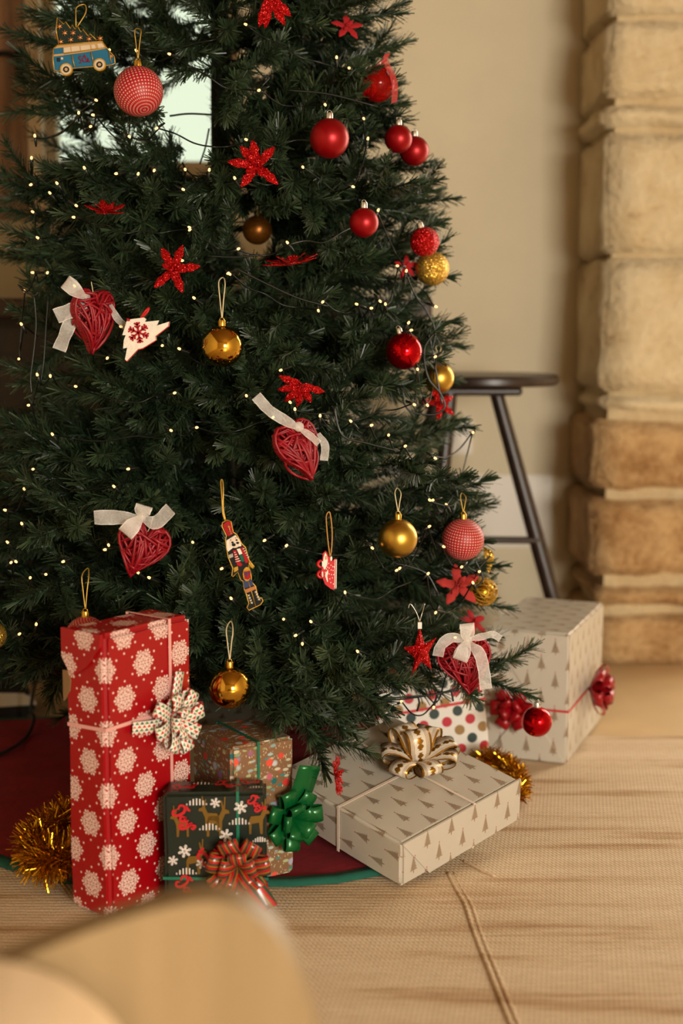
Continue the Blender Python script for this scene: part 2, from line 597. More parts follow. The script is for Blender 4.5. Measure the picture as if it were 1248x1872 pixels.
# ------------------------------------------------------------------ mesh helpers
class MB:
    def __init__(s):
        s.v, s.f, s.uv = [], [], []

    def add(s, vs, fs, uvs=None):
        o = len(s.v)
        s.v += [Vector(p) for p in vs]
        for f in fs:
            s.f.append(tuple(i + o for i in f))
            s.uv.append([uvs[i] for i in f] if uvs else [(0, 0)] * len(f))
        return s

    def box(s, a, b, m=None):
        x0, y0, z0 = a
        x1, y1, z1 = b
        vs = [Vector(p) for p in ((x0, y0, z0), (x1, y0, z0), (x1, y1, z0), (x0, y1, z0), (x0, y0, z1), (x1, y0, z1), (x1, y1, z1), (x0, y1, z1))]
        if m:
            vs = [m @ p for p in vs]
        return s.add(vs, [(0, 3, 2, 1), (4, 5, 6, 7), (0, 1, 5, 4), (1, 2, 6, 5), (2, 3, 7, 6), (3, 0, 4, 7)])

    def tube(s, pts, r, n=6, closed=False, cap=True):
        pts = [Vector(p) for p in pts]
        N = len(pts)
        rs = r if isinstance(r, (list, tuple)) else [r] * N
        vs, fs = [], []
        prev = None
        for i, p in enumerate(pts):
            a = pts[(i - 1) % N] if (closed or i) else pts[0]
            c = pts[(i + 1) % N] if (closed or i < N - 1) else pts[-1]
            t = c - a
            t = t.normalized() if t.length > 1e-9 else Vector((0, 0, 1))
            if prev is None:
                u = t.orthogonal().normalized()
            else:
                u = prev - t * prev.dot(t)
                u = u.normalized() if u.length > 1e-6 else t.orthogonal().normalized()
            prev = u
            w = t.cross(u)
            for k in range(n):
                q = 2 * PI * k / n
                vs.append(p + (u * math.cos(q) + w * math.sin(q)) * rs[i])
        for i in range(N if closed else N - 1):
            j = (i + 1) % N
            for k in range(n):
                l = (k + 1) % n
                fs.append((i * n + k, i * n + l, j * n + l, j * n + k))
        if cap and not closed:
            fs.append(tuple(range(n))[::-1])
            fs.append(tuple((N - 1) * n + k for k in range(n)))
        return s.add(vs, fs)

    def lathe(s, prof, n=20, m=None):
        """prof: (radius, z) pairs"""
        vs, fs, uv = [], [], []
        P = len(prof)
        for j in range(n + 1):
            q = 2 * PI * j / n
            for i, (r, z) in enumerate(prof):
                p = Vector((r * math.cos(q), r * math.sin(q), z))
                vs.append(m @ p if m else p)
                uv.append((j / n, i / (P - 1)))
        for j in range(n):
            for i in range(P - 1):
                fs.append((j * P + i, (j + 1) * P + i, (j + 1) * P + i + 1, j * P + i + 1))
        return s.add(vs, fs, uv)

    def sphere(s, c, r, n=32, axis=None, sq=1.0):
        m = Matrix.Translation(Vector(c))
        if axis:
            m = m @ Vector(axis).to_track_quat('Z', 'Y').to_matrix().to_4x4()
        k = n // 2
        return s.lathe([(max(r * math.sin(PI * i / k), 1e-5), -r * sq * math.cos(PI * i / k)) for i in range(k + 1)], n, m)

    def strip(s, pts, wdirs, w, u0=0.0):
        """ribbon: centre points, width directions, width"""
        pts = [Vector(p) for p in pts]
        N = len(pts)
        ws = w if isinstance(w, (list, tuple)) else [w] * N
        vs, uv = [], []
        L = u0
        for i, p in enumerate(pts):
            if i:
                L += (p - pts[i - 1]).length
            d = Vector(wdirs[i] if isinstance(wdirs, list) else wdirs)
            for k in range(3):
                vs.append(p + d * ws[i] * (k / 2 - 0.5))
                uv.append((L, k / 2))
        fs = [(3 * i + k, 3 * i + k + 1, 3 * i + 4 + k, 3 * i + 3 + k) for i in range(N - 1) for k in (0, 1)]
        return s.add(vs, fs, uv)

    def prism(s, front, off):
        """outline of 3-D points pushed by the vector off (concave outlines are fine)"""
        n = len(front)
        a = [Vector(p) for p in front]
        b = [p + Vector(off) for p in a]
        fs = [tuple(range(n)), tuple(range(n, 2 * n))[::-1]]
        fs += [(i, n + i, n + (i + 1) % n, (i + 1) % n) for i in range(n)]
        return s.add(a + b, fs)

    def build(s, name, mat, parent=None, smooth=True, origin=None, weld=False, flatangle=None):
        me = bpy.data.meshes.new(name)
        o0 = parent.matrix_basis.translation if (parent is not None and parent.get('_root')) else None
        org = Vector(origin) if origin is not None else None
        if org is None:
            org = parent['_o'] if (parent is not None and '_o' in parent) else (0, 0, 0)
            org = Vector(org)
        me.from_pydata([tuple(p - org) for p in s.v], [], s.f)
        uvl = me.uv_layers.new(name='UVMap')
        flat = [c for f in s.uv for uv in f for c in uv]
        uvl.data.foreach_set('uv', flat)
        me.materials.append(mat)
        if weld or any(len(f) > 4 for f in s.f):
            bm = bmesh.new()
            bm.from_mesh(me)
            if weld:
                bmesh.ops.remove_doubles(bm, verts=bm.verts, dist=1e-5)
            big = [f for f in bm.faces if len(f.verts) > 4]
            bmesh.ops.triangulate(bm, faces=big)
            bmesh.ops.recalc_face_normals(bm, faces=bm.faces)
            bm.to_mesh(me)
            bm.free()
        if smooth:
            me.polygons.foreach_set('use_smooth', [True] * len(me.polygons))
            if flatangle:
                me.set_sharp_from_angle(angle=math.radians(flatangle))
        o = bpy.data.objects.new(name, me)
        COL.objects.link(o)
        if parent is not None:
            o.parent = parent
            o['_o'] = tuple(org)
        else:
            o.location = org
            o['_o'] = tuple(org)
        return o


def root(name, label, cat, loc, group=None):
    o = bpy.data.objects.new(name, None)
    COL.objects.link(o)
    o.empty_display_size = 0.02
    o.location = loc
    o['_o'] = tuple(loc)
    tag(o, label, cat, group)
    return o


def tag(o, label=None, cat=None, group=None, kind=None):
    if label: o['label'] = label
    if cat: o['category'] = cat
    if group: o['group'] = group
    if kind: o['kind'] = kind
    return o


def bez(pts, n=8):
    """smooth curve through points (Catmull-Rom)"""
    P = [Vector(p) for p in pts]
    P = [P[0] * 2 - P[1]] + P + [P[-1] * 2 - P[-2]]
    out = []
    for i in range(1, len(P) - 2):
        for k in range(n):
            t = k / n
            a, b, c, d = P[i - 1], P[i], P[i + 1], P[i + 2]
            out.append(0.5 * ((2 * b) + (c - a) * t + (2 * a - 5 * b + 4 * c - d) * t * t + (3 * b - a - 3 * c + d) * t ** 3))
    out.append(P[-2])
    return out


# ------------------------------------------------------------------ the room
YB = 3.65          # back wall
HC = 2.5


def struct(name, mb, mat, parent=None, **k):
    o = mb.build(name, mat, parent, smooth=False, **k)
    if parent is None:
        o['kind'] = 'structure'
    return o


struct('floor', MB().box((-1.7, -2.3, -0.1), (2.3, 3.9, 0.0)), M['floor'])
struct('ceiling', MB().box((-1.7, -2.3, HC), (2.3, 3.9, HC + 0.1)), M['ceiling'])
wx0, wx1, wz0, wz1 = -0.775, -0.255, 1.165, 2.15
wb = MB()
wb.box((-1.7, YB, 0), (wx0, YB + 0.22, HC)).box((wx1, YB, 0), (1.1, YB + 0.22, HC)).box((1.98, YB, 0), (2.3, YB + 0.22, HC)).box((1.1, YB, 2.05), (1.98, YB + 0.22, HC))
wb.box((wx0, YB, 0), (wx1, YB + 0.22, wz0)).box((wx0, YB, wz1), (wx1, YB + 0.22, HC))
struct('wall_back', wb, M['plaster'])
struct('wall_left', MB().box((-1.8, -2.3, 0), (-1.7, 3.9, HC)), M['plaster'])
wf = MB()
wf.box((-1.7, -2.3, 0), (1.0, -2.15, HC)).box((2.0, -2.3, 0), (2.3, -2.15, HC)).box((1.0, -2.3, 0), (2.0, -2.15, 0.48)).box((1.0, -2.3, 1.48), (2.0, -2.15, HC))
struct('wall_front', wf, M['plaster'])
we = MB()
we.box((2.3, -2.3, 0), (2.45, 3.9, HC))
struct('wall_east', we, M['plaster'])

# window behind the tree with an inward-opened plank shutter
win = bpy.data.objects.new('window_1', None)
COL.objects.link(win)
win.location = (wx0, YB + 0.1, wz0)
win['_o'] = tuple(win.location)
win['kind'] = 'structure'
f = 0.045
fr = MB()
fr.box((wx0, YB + 0.08, wz0), (wx1, YB + 0.14, wz0 + f)).box((wx0, YB + 0.08, wz1 - f), (wx1, YB + 0.14, wz1))
fr.box((wx0, YB + 0.08, wz0 + f), (wx0 + f, YB + 0.14, wz1 - f)).box((wx1 - f, YB + 0.08, wz0 + f), (wx1, YB + 0.14, wz1 - f))
fr.build('window_frame', M['window_frame'], win, smooth=False)
MB().box((wx0 + f, YB + 0.108, wz0 + f), (wx1 - f, YB + 0.112, wz1 - f)).build('pane', M['glass'], win, smooth=False)
MB().box((wx0, YB - 0.02, wz0 - 0.03), (wx1, YB + 0.08, wz0)).build('window_sill', M['window_frame'], win, smooth=False)
# shutter leaf
hx = at(68, 200, 3.42).x
sh = MB()
z0 = at(30, 395, 3.3).z
sh.box((hx - 0.02, 3.40, z0), (hx + 0.012, 3.44, 2.15))
shut = sh.build('shutter', M['window_frame'], win, smooth=False)
for k in range(3):
    xa = hx - 0.022 - 0.085 * k
    MB().box((xa - 0.083, 3.395 - 0.012 * k, z0), (xa, 3.43 - 0.012 * k, 2.15)).build('plank', M['wood_shutter'], shut, smooth=False)
hp = at(18, 108, 3.37)
hd = MB()
hd.box((hp.x + 0.018, 3.34, hp.z - 0.05), (hp.x + 0.036, 3.395, hp.z + 0.02))
hd.tube(bez([(hp.x + 0.027, 3.35, hp.z), (hp.x + 0.0, 3.335, hp.z + 0.006), (hp.x - 0.03, 3.335, hp.z + 0.004)], 5), 0.007, 8)
hd.build('handle', M['iron'], shut)

# ------------------------------------------------------------------ stone pier on the right
PF = 3.28
pier = MB().box((0.62, PF + 0.035, 0), (1.07, YB - 0.001, HC))
pier = struct('wall_right', pier, M['mortar'])


def stone(px0, py0, py1, mat, x1, seed, bulge=0.0, yf=PF, x0=None):
    r = random.Random(seed)
    a = at(px0, py1, yf)
    b = at(px0, py0, yf)
    X0 = a.x if x0 is None else x0
    bm = bmesh.new()
    bmesh.ops.create_cube(bm, size=1.0)
    w, d, h = x1 - X0, YB - yf - 0.002, b.z - a.z
    bmesh.ops.scale(bm, vec=(w, d, h), verts=bm.verts)
    bmesh.ops.translate(bm, vec=((X0 + x1) / 2, yf + d / 2, (a.z + b.z) / 2), verts=bm.verts)
    bmesh.ops.bevel(bm, geom=bm.edges[:], offset=min(0.009, h * 0.2), segments=2, affect='EDGES')
    bmesh.ops.subdivide_edges(bm, edges=[e for e in bm.edges if e.calc_length() > 0.06], cuts=5, use_grid_fill=True)
    from mathutils import noise as nz
    off = Vector((seed * 3.1, seed * 1.7, 0))
    for v in bm.verts:
        if v.co.y > YB - 0.03:
            continue
        n = nz.noise_vector(v.co * 9 + off) * 0.010 + nz.noise_vector(v.co * 26 + off) * 0.008
        v.co += n
        if v.co.y < yf + 0.03:
            v.co.y -= bulge
    me = bpy.data.meshes.new('stone')
    bm.to_mesh(me)
    bm.free()
    me.polygons.foreach_set('use_smooth', [True] * len(me.polygons))
    me.materials.append(mat)
    o = bpy.data.objects.new('stone', me)
    COL.objects.link(o)
    o.parent = pier
    return o


sp, sb = M['stone_pale'], M['stone_brown']
for i, (px, a, b, mt, x1, bl) in enumerate([
        (1118, -260, -90, sp, 1.08, 0.0), (1114, -84, 22, sp, 1.08, 0.0), (1108, 40, 178, sp, 0.86, 0.0), (1104, 190, 226, sp, 0.9, -0.01),
        (1103, 240, 464, sp, 1.08, 0.0), (1099, 472, 716, sp, 1.08, 0.006), (1104, 728, 752, sp, 1.08, -0.004),
        (1084, 772, 896, sb, 0.98, 0.0), (1079, 916, 1052, sb, 0.95, 0.0), (1090, 1076, 1108, sb, 0.92, -0.008),
        (1083, 1128, 1216, sb, 0.97, 0.0)]):
    stone(px, a, b, mt, x1, 11 + i, bl)
    if x1 < 1.0:
        stone(px, a + 4, b - 2, mt, 1.08, 40 + i, bl, x0=x1 + 0.015)

# socket plates on the back wall
pt = root('wall_switch', 'white light switch plate on the wall behind the stool legs', 'switch', at(838, 800, YB))
a, b = at(812, 830, YB - 0.012), at(862, 768, YB)
MB().box(a, (b.x, YB, b.z)).build('switch_plate', M['plastic'], pt, smooth=False)
c = (a + b) / 2
MB().box((c.x - 0.008, YB - 0.018, c.z - 0.014), (c.x + 0.008, YB - 0.012, c.z + 0.014)).build('rocker', M['plastic'], pt, smooth=False)
pt = root('wall_panel', 'white square access panel screwed to the wall behind the stool', 'panel', at(934, 940, YB))
a, b = at(800, 1000, YB - 0.01), at(1008, 868, YB)
MB().box((a.x, YB - 0.01, a.z), (b.x, YB, b.z)).build('cover_plate', M['plastic'], pt, smooth=False)
for q in ((997, 880), (996, 975), (815, 880), (815, 975)):
    w = at(q[0], q[1], YB - 0.01)
    MB().sphere((w.x, YB - 0.01, w.z), 0.0035, 8).build('screw', M['silver'], pt)

# ------------------------------------------------------------------ sideboard behind the tree
SY = 3.08
zt = at(400, 545, SY).z
zu = at(400, 582, SY).z
xr = at(790, 560, SY).x
sbd = root('sideboard', 'dark oak sideboard with a thick overhanging top behind the tree', 'sideboard', (-0.6, 3.3, 0))
bm = MB().box((-1.25, SY, zu), (xr, 3.6, zt))
o = bm.build('worktop', M['wood_side'], sbd, smooth=False)
md = o.modifiers.new('bevel', 'BEVEL'); md.width = 0.006; md.segments = 2
bx1 = at(592, 700, SY + 0.05).x
MB().box((-1.2, SY + 0.06, 0.08), (bx1, 3.58, zu)).build('carcass', M['wood_body'], sbd, smooth=False)
for k in range(3):
    xa = -1.19 + (bx1 + 1.19) * k / 3
    xb = -1.19 + (bx1 + 1.19) * (k + 1) / 3 - 0.008
    d = MB().box((xa, SY + 0.035, 0.1), (xb, SY + 0.06, zu - 0.02)).build('door', M['wood_body'], sbd, smooth=False)
    MB().box((xa + 0.05, SY + 0.028, 0.16), (xb - 0.05, SY + 0.036, zu - 0.08)).build('door_panel', M['wood_body'], d, smooth=False)
    MB().sphere((xb - 0.025, SY + 0.02, 0.5), 0.012, 10).build('knob', M['iron'], d)
for x in (-1.17, bx1 - 0.06):
    for y in (SY + 0.08, 3.5):
        MB().box((x, y, 0), (x + 0.05, y + 0.05, 0.08)).build('foot', M['wood_body'], sbd, smooth=False)

# toy house on the sideboard
th = root('toy_house', 'small cream toy house with a red roof standing on the sideboard', 'toy house', at(547, 545, 3.3))
hw = at(526, 545, 3.3).x, at(566, 545, 3.3).x
hz = zt, at(540, 452, 3.3).z, at(540, 416, 3.3).z
MB().box((hw[0], 3.3, hz[0]), (hw[1], 3.36, hz[1])).build('wall', plain('cream_painted_wood', (206, 164, 96), 0.7), th, smooth=False)
ov = 0.008
rf = MB().prism([(hw[0] - ov, 3.29, hz[1]), (hw[1] + ov, 3.29, hz[1]), (hw[1] - 0.012, 3.33, hz[2]), (hw[0] + 0.012, 3.33, hz[2])], (0, 0.0, 0.006))
rf.prism([(hw[0] - ov, 3.37, hz[1]), (hw[1] + ov, 3.37, hz[1]), (hw[1] - 0.012, 3.33, hz[2]), (hw[0] + 0.012, 3.33, hz[2])], (0, 0.0, 0.006))
rf.box((hw[0] - ov, 3.29, hz[1] - 0.012), (hw[1] + ov, 3.37, hz[1]))
rf.build('roof', M['paint_red'], th, smooth=False)
for k in range(2):
    xa = hw[0] + 0.018 + 0.024 * k
    MB().box((xa, 3.297, hz[1] - 0.05), (xa + 0.01, 3.3, hz[1] - 0.02)).build('window', M['emb_black'], th, smooth=False)

# ------------------------------------------------------------------ stool
SYc = 3.15
sc = at(880, 690, SYc)
st = root('stool', 'dark wooden round-topped stool by the cream wall and stone pier', 'stool', (sc.x, SYc, 0))
rr = at(1020, 690, SYc).x - sc.x
zt_, zb_ = at(900, 684, SYc).z, at(900, 703, SYc).z
mm = Matrix.Translation((sc.x, SYc, 0))
MB().lathe([(1e-4, zb_), (rr - 0.006, zb_), (rr, zb_ + 0.006), (rr, zt_ - 0.006), (rr - 0.006, zt_), (1e-4, zt_)], 48, mm).build('seat', M['wood_dark'], st, flatangle=40)
q0, q1 = at(800, 714, SYc - 0.09), at(953, 714, SYc - 0.09)
zc = at(900, 723, SYc - 0.09).z
o = MB().box((q0.x, SYc - 0.115, zc), (q1.x, SYc + 0.115, zb_)).build('batten', M['wood_dark'], st, smooth=False)
md = o.modifiers.new('bevel', 'BEVEL'); md.width = 0.008; md.segments = 2
legs = [((908, 722, SYc - 0.06), (1048, 1232, SYc - 0.1)), ((822, 722, SYc - 0.1), (772, 1260, SYc - 0.16)), ((800, 716, SYc + 0.08), (690, 1150, SYc + 0.2)), ((935, 716, SYc + 0.08), (985, 1150, SYc + 0.17))]
for k, (a, b) in enumerate(legs[:3]):
    A, B = at(*a), at(*b)
    B = A + (B - A) * (A.z / (A.z - B.z))
    A = A + (A - B) * 0.01
    MB().tube([A, A.lerp(B, 0.5), B], [0.0155, 0.018, 0.017], 10).build('leg', M['wood_dark'], st, flatangle=50)
A = at(988, 988, SYc - 0.09)
B = at(800, 986, SYc - 0.13)
MB().tube([A, B], 0.008, 8).build('stretcher', M['wood_dark'], st, flatangle=50)

# ------------------------------------------------------------------ rug
RY1 = onz(1085, 1349, 0).y
nx, ny = 60, 46
x0, x1, y0, y1 = -0.95, 1.75, 0.75, RY1
vs, fs = [], []
from mathutils import noise as mnoise
for j in range(ny + 1):
    for i in range(nx + 1):
        x = x0 + (x1 - x0) * i / nx
        y = y0 + (y1 - y0) * j / ny
        z = 0.006 + mnoise.noise(Vector((x * 1.6, y * 7, 1))) * 0.0022
        if j in (0, ny) or i in (0, nx):
            z = 0.004
        vs.append((x, y + (0.006 * mnoise.noise(Vector((x * 4, 0, 5))) if j == ny else 0), z))
for j in range(ny):
    for i in range(nx):
        a = j * (nx + 1) + i
        fs.append((a, a + 1, a + nx + 2, a + nx + 1))
rmb = MB().add(vs, fs)
n0 = len(vs)
edge = [i for i in range(nx + 1)] + [(j * (nx + 1) + nx) for j in range(1, ny + 1)] + [ny * (nx + 1) + i for i in range(nx - 1, -1, -1)] + [j * (nx + 1) for j in range(ny - 1, 0, -1)]
ev = [Vector(vs[i]) for i in edge]
rmb.add(ev + [Vector((p.x, p.y, 0.0005)) for p in ev], [(i, len(ev) + i, len(ev) + (i + 1) % len(ev), (i + 1) % len(ev)) for i in range(len(ev))])
rug = rmb.build('rug', M['rug'])
tag(rug, 'large beige woven jute rug with brown streaks covering the floor', 'rug')
def rz(px, py, z=0.008):
    return onz(px, py, z)
se = MB()
line = bez([rz(818, 1594), rz(832, 1622), rz(850, 1652), rz(862, 1690), rz(876, 1728), rz(892, 1765), rz(908, 1805), rz(930, 1860), rz(952, 1915), rz(985, 2010)], 6)
se.tube([p - Vector((0, 0, 0.0022)) for p in line], 0.0032, 8)
se.tube([p + Vector((0.009, 0, -0.004)) for p in line], 0.0036, 8)
se.build('seam', M['rug'], rug)
MB().tube(bez([rz(846, 1574), rz(866, 1584), rz(880, 1592), rz(905, 1602)], 5), 0.0016, 6).build('loose_thread', M['rug_welt'], rug)

# ------------------------------------------------------------------ tree skirt
cx, cy = -0.2, 2.5
outl = []
for k in range(56):
    q = 2 * PI * k / 56
    r = 0.585 + 0.01 * math.sin(q * 9) 
    P = Vector((cx + r * math.cos(q), cy + r * math.sin(q), 0))
    # the far left side lies folded under
    if P.x > 0.2:
        P.x = 0.2 + (P.x - 0.2) * 0.25
    if P.x < -0.55:
        P.x = -0.55 + (P.x + 0.55) * 1.9
    if P.y > 2.72:
        P.y = 2.72 + (P.y - 2.72) * 0.25
    outl.append(P)
cc = Vector((cx, cy, 0))
vs, fs = [], []
rings = 10
for j in range(rings + 1):
    t = j / rings
    for k, P in enumerate(outl):
        p = cc.lerp(P, t)
        p.z = 0.014 + (0.004 * math.sin(k * 1.9 + j) if 0 < j < rings else 0)
        vs.append(p)
n = len(outl)
for j in range(rings):
    for k in range(n):
        fs.append((j * n + k, j * n + (k + 1) % n, (j + 1) * n + (k + 1) % n, (j + 1) * n + k))
sk = MB().add(vs, fs).build('tree_skirt', M['skirt_red'])
tag(sk, 'red quilted tree skirt with green edging lying under the tree', 'tree skirt')
em = MB()
inn = [cc.lerp(P, 0.965) for P in outl]
vs = []
for ring, zz in ((inn, 0.0145), (inn, 0.016), (outl, 0.015), (outl, 0.0085)):
    for p in ring:
        q = p.copy(); q.z = zz; vs.append(q)
fs = []
for j in range(3):
    for k in range(n):
        fs.append((j * n + k, j * n + (k + 1) % n, (j + 1) * n + (k + 1) % n, (j + 1) * n + k))
em.add(vs, fs).build('edging', M['skirt_green'], sk)


# ------------------------------------------------------------------ gifts
class Box:
    """gift frame: F front corner on the floor, R along angle th (width w), L at right angles (depth d), height h"""
    def __init__(s, F, th, w, d, h, tilt=0.0, roll=0.0, z=0.0):
        s.w, s.d, s.h = w, d, h
        s.m = Matrix.Translation((F[0], F[1], z)) @ Matrix.Rotation(tilt, 4, 'X') @ Matrix.Rotation(-roll, 4, 'Y') @ Matrix.Rotation(th, 4, 'Z')
        s.mi = s.m.inverted()

    def p(s, a, b, c):
        return s.m @ Vector((a, b, c))

    def n(s, a, b, c):
        return (s.m.to_3x3() @ Vector((a, b, c))).normalized()

    def has(s, P, pad=0.0):
        q = s.mi @ P
        return -pad < q.x < s.w + pad and -pad < q.y < s.d + pad and -pad < q.z < s.h + pad


BOXES = []


def gift(label, F, th, w, d, h, mat, wrap='right', bev=0.004, **k):
    B = Box(F, th, w, d, h, **k)
    BOXES.append(B)
    r = root('gift_box', label, 'gift', F + (k.get('z', 0.0),) if len(F) == 2 else F, 'wrapped gifts under the tree')
    bm = bmesh.new()
    bmesh.ops.create_cube(bm, size=1.0)
    bmesh.ops.translate(bm, vec=(0.5, 0.5, 0.5), verts=bm.verts)
    bmesh.ops.scale(bm, vec=(w, d, h), verts=bm.verts)
    bmesh.ops.bevel(bm, geom=bm.edges[:], offset=bev, segments=3, affect='EDGES')
    bmesh.ops.subdivide_edges(bm, edges=[e for e in bm.edges if e.calc_length() > 0.05], cuts=4, use_grid_fill=True)
    rr = random.Random(int(w * 1000))
    off = Vector((rr.random() * 9, 0, 0))
    uvl = bm.loops.layers.uv.new('UVMap')
    for f in bm.faces:
        n = f.normal
        ax = max(range(3), key=lambda i: abs(n[i]))
        for l in f.loops:
            x, y, z = l.vert.co
            if ax == 2:
                uv = (x, h + y) if n.z > 0 else (x, -y)
            elif ax == 1:
                uv = (x, z) if n.y < 0 else (-x, z)
            else:
                uv = (-y, z) if wrap == 'right' else (-(h - z), h + y)
                if n.x > 0:
                    uv = (w + y, z)
            l[uvl].uv = uv
    for v in bm.verts:
        v.co += mnoise.noise_vector(v.co * 14 + off) * 0.0016
        v.co = B.m @ v.co - Vector(r['_o'])
    me = bpy.data.meshes.new('wrapping')
    bm.to_mesh(me)
    bm.free()
    me.polygons.foreach_set('use_smooth', [True] * len(me.polygons))
    me.set_sharp_from_angle(angle=math.radians(35))
    me.materials.append(mat)
    o = bpy.data.objects.new('wrapping', me)
    COL.objects.link(o)
    o.parent = r
    o['_o'] = r['_o']
    return r, B, o


def fold(r, B, pts, mat, face='left', wrap='right', t=0.0015):
    """paper flap lying on a side: pts in fractions of the face"""
    vs, uv = [], []
    for u, v in pts:
        if face == 'left':
            vs.append(B.p(-t, (1 - u) * B.d, v * B.h))
            uv.append((-(1 - u) * B.d, v * B.h) if wrap == 'right' else (-(1 - v) * B.h, B.h + (1 - u) * B.d))
        else:
            vs.append(B.p(u * B.w, -t, v * B.h))
            uv.append((u * B.w, v * B.h))
    n = B.n(-1, 0, 0) if face == 'left' else B.n(0, -1, 0)
    k = len(vs)
    mb = MB().add(vs + [p - n * (t + 0.0005) for p in vs], [tuple(range(k))] + [(i, (i + 1) % k, k + (i + 1) % k, k + i) for i in range(k)], uv + uv)
    return mb.build('paper_fold', mat, r, smooth=False)


def band(r, B, kind, pos, mat, wd=0.005, slope=0.0, name='ribbon'):
    e = 0.0016
    w, d, h = B.w + e, B.d + e, B.h + e
    if kind == 'x':      # loop in the plane across the width at x = pos
        c = [(pos, -e, 0), (pos, -e, h), (pos, d, h), (pos, d, 0)]
        wv = B.n(1, 0, 0)
    elif kind == 'y':
        c = [(-e, pos, 0), (-e, pos, h), (w, pos, h), (w, pos, 0)]
        wv = B.n(0, 1, 0)
    else:
        c = [(-e, d - 0.008, pos - slope), (-e, -e, pos), (w, -e, pos + slope), (w, d - 0.008, pos)]
        wv = B.n(0, 0, 1)
    pts = [B.p(*q) for q in c]
    fine = []
    for i in range(len(pts) - 1):
        fine += [pts[i].lerp(pts[i + 1], t) for t in (0.0, 0.5)]
    fine.append(pts[-1])
    mb = MB().strip(fine, wv, wd)
    o = mb.build(name, mat, r, smooth=False)
    md = o.modifiers.new('thick', 'SOLIDIFY'); md.thickness = 0.0008; md.offset = 0
    return o


def bow(parent, c, N, mat, loops, tails=(), seed=1, name='bow', up=None):
    """ribbon bow: loops = (azimuth deg, elevation deg, length, width, fatness); tails = lists of points"""
    N = Vector(N).normalized()
    up = Vector(up) if up else Vector((0, 0, 1))
    U = up - N * up.dot(N)
    U = U.normalized() if U.length > 0.05 else N.orthogonal().normalized()
    R = U.cross(N).normalized()
    c = Vector(c)
    holder = None
    mb = MB().sphere(c + N * 0.004, 0.006, 10)
    holder = mb.build(name, mat, parent)
    for az, el, L, wd, fat in loops:
        a, e = math.radians(az), math.radians(el)
        flat = R * math.cos(a) + U * math.sin(a)
        D = flat * math.cos(e) + N * math.sin(e)
        Q = N * math.cos(e) - flat * math.sin(e)
        Wd = D.cross(Q)
        pts, ws = [], []
        K = 18
        for i in range(K + 1):
            t = i / K * 2 * PI
            x = L * (0.5 - 0.5 * math.cos(t))
            y = L * fat * math.sin(t) * (0.35 + 0.65 * (0.5 - 0.5 * math.cos(t)))
            pts.append(c + D * x + Q * (y + 0.003))
            ws.append(wd * (0.45 + 0.55 * min(1.0, x / (0.35 * L))))
        o = MB().strip(pts, Wd, ws, u0=abs(az) * 0.003).build('loop', mat, holder)
        md = o.modifiers.new('thick', 'SOLIDIFY'); md.thickness = 0.0005; md.offset = 0
    for tl in tails:
        pts, wd = tl
        pts = bez(pts, 5)
        dirs = []
        for i in range(len(pts)):
            t = pts[min(i + 1, len(pts) - 1)] - pts[max(i - 1, 0)]
            dirs.append(t.cross(N).normalized())
        o = MB().strip(pts, dirs, wd).build('tail', mat, holder)
        md = o.modifiers.new('thick', 'SOLIDIFY'); md.thickness = 0.0005; md.offset = 0
    return holder


# 1 tall red snowflake gift
rG, rB, _ = gift('tall red gift box printed with white snowflakes, left of the other gifts', (-0.3089, 1.8121), 0.9037, 0.1626, 0.08, 0.3898, M['snow'], bev=0.007, z=0.008)
fold(rG, rB, [(0, 1.0), (0, 0.9), (0.14, 0.86), (0.3, 0.84), (0.62, 0.88), (0.94, 0.955), (0.97, 1.0)], M['snow'], 'left', t=0.004)
fold(rG, rB, [(0.0, 0.85), (0.1, 0.85), (0.19, 0.82), (0.16, 0.78), (0.0, 0.74)], M['cardboard'], 'left', t=0.0025)
bcx = 0.118
band(rG, rB, 'x', bcx, M['string_pink'])
band(rG, rB, 'z', 0.262, M['string_pink'], slope=0.004)
N = rB.n(0, -1, 0)
bc = rB.p(bcx - 0.006, -0.006, 0.252)
lp = []
rl = random.Random(3)
for k in range(8):
    lp.append((k * 45 + 12, 22 + rl.uniform(-6, 8), 0.05 + rl.uniform(-0.006, 0.006), 0.02, 0.19))
for k in range(5):
    lp.append((k * 72 + 30, 56, 0.038, 0.019, 0.22))
bow(rG, bc, N, M['rib_tri'], lp, [([bc + N * 0.004, rB.p(bcx + 0.0, -0.012, 0.285), rB.p(bcx + 0.008, -0.012, 0.318)], 0.017),
                                 ([bc + N * 0.004, rB.p(bcx - 0.04, -0.012, 0.252), rB.p(bcx - 0.078, -0.008, 0.256)], 0.018)])

# 2 flat white fir gift in front
fG, fB, _ = gift('flat white gift box with gold fir trees and gold ribbon bow, front of the pile', (0.0837, 1.9193), 0.7529, 0.2533, 0.2681, 0.0739, M['trees'], wrap='top', tilt=0.2298, bev=0.005, z=0.008)
fold(fG, fB, [(0.0, 1.0), (1.0, 1.0), (1.0, 0.06), (0.22, 0.02)], M['trees'], 'right', t=0.0025)
band(fG, fB, 'y', 0.128, M['string_white'], 0.005)
band(fG, fB, 'x', 0.15, M['string_white'], 0.004)
bc = fB.p(0.165, 0.128, 0.078)
N = fB.n(0, 0, 1)
lp = [(105, 42, 0.066, 0.040, 0.3), (45, 32, 0.066, 0.038, 0.3), (165, 22, 0.062, 0.036, 0.25), (0, 18, 0.068, 0.034, 0.22), (215, 14, 0.064, 0.034, 0.22),
      (330, 14, 0.062, 0.034, 0.2), (270, 16, 0.058, 0.034, 0.22), (95, 74, 0.056, 0.040, 0.34)]
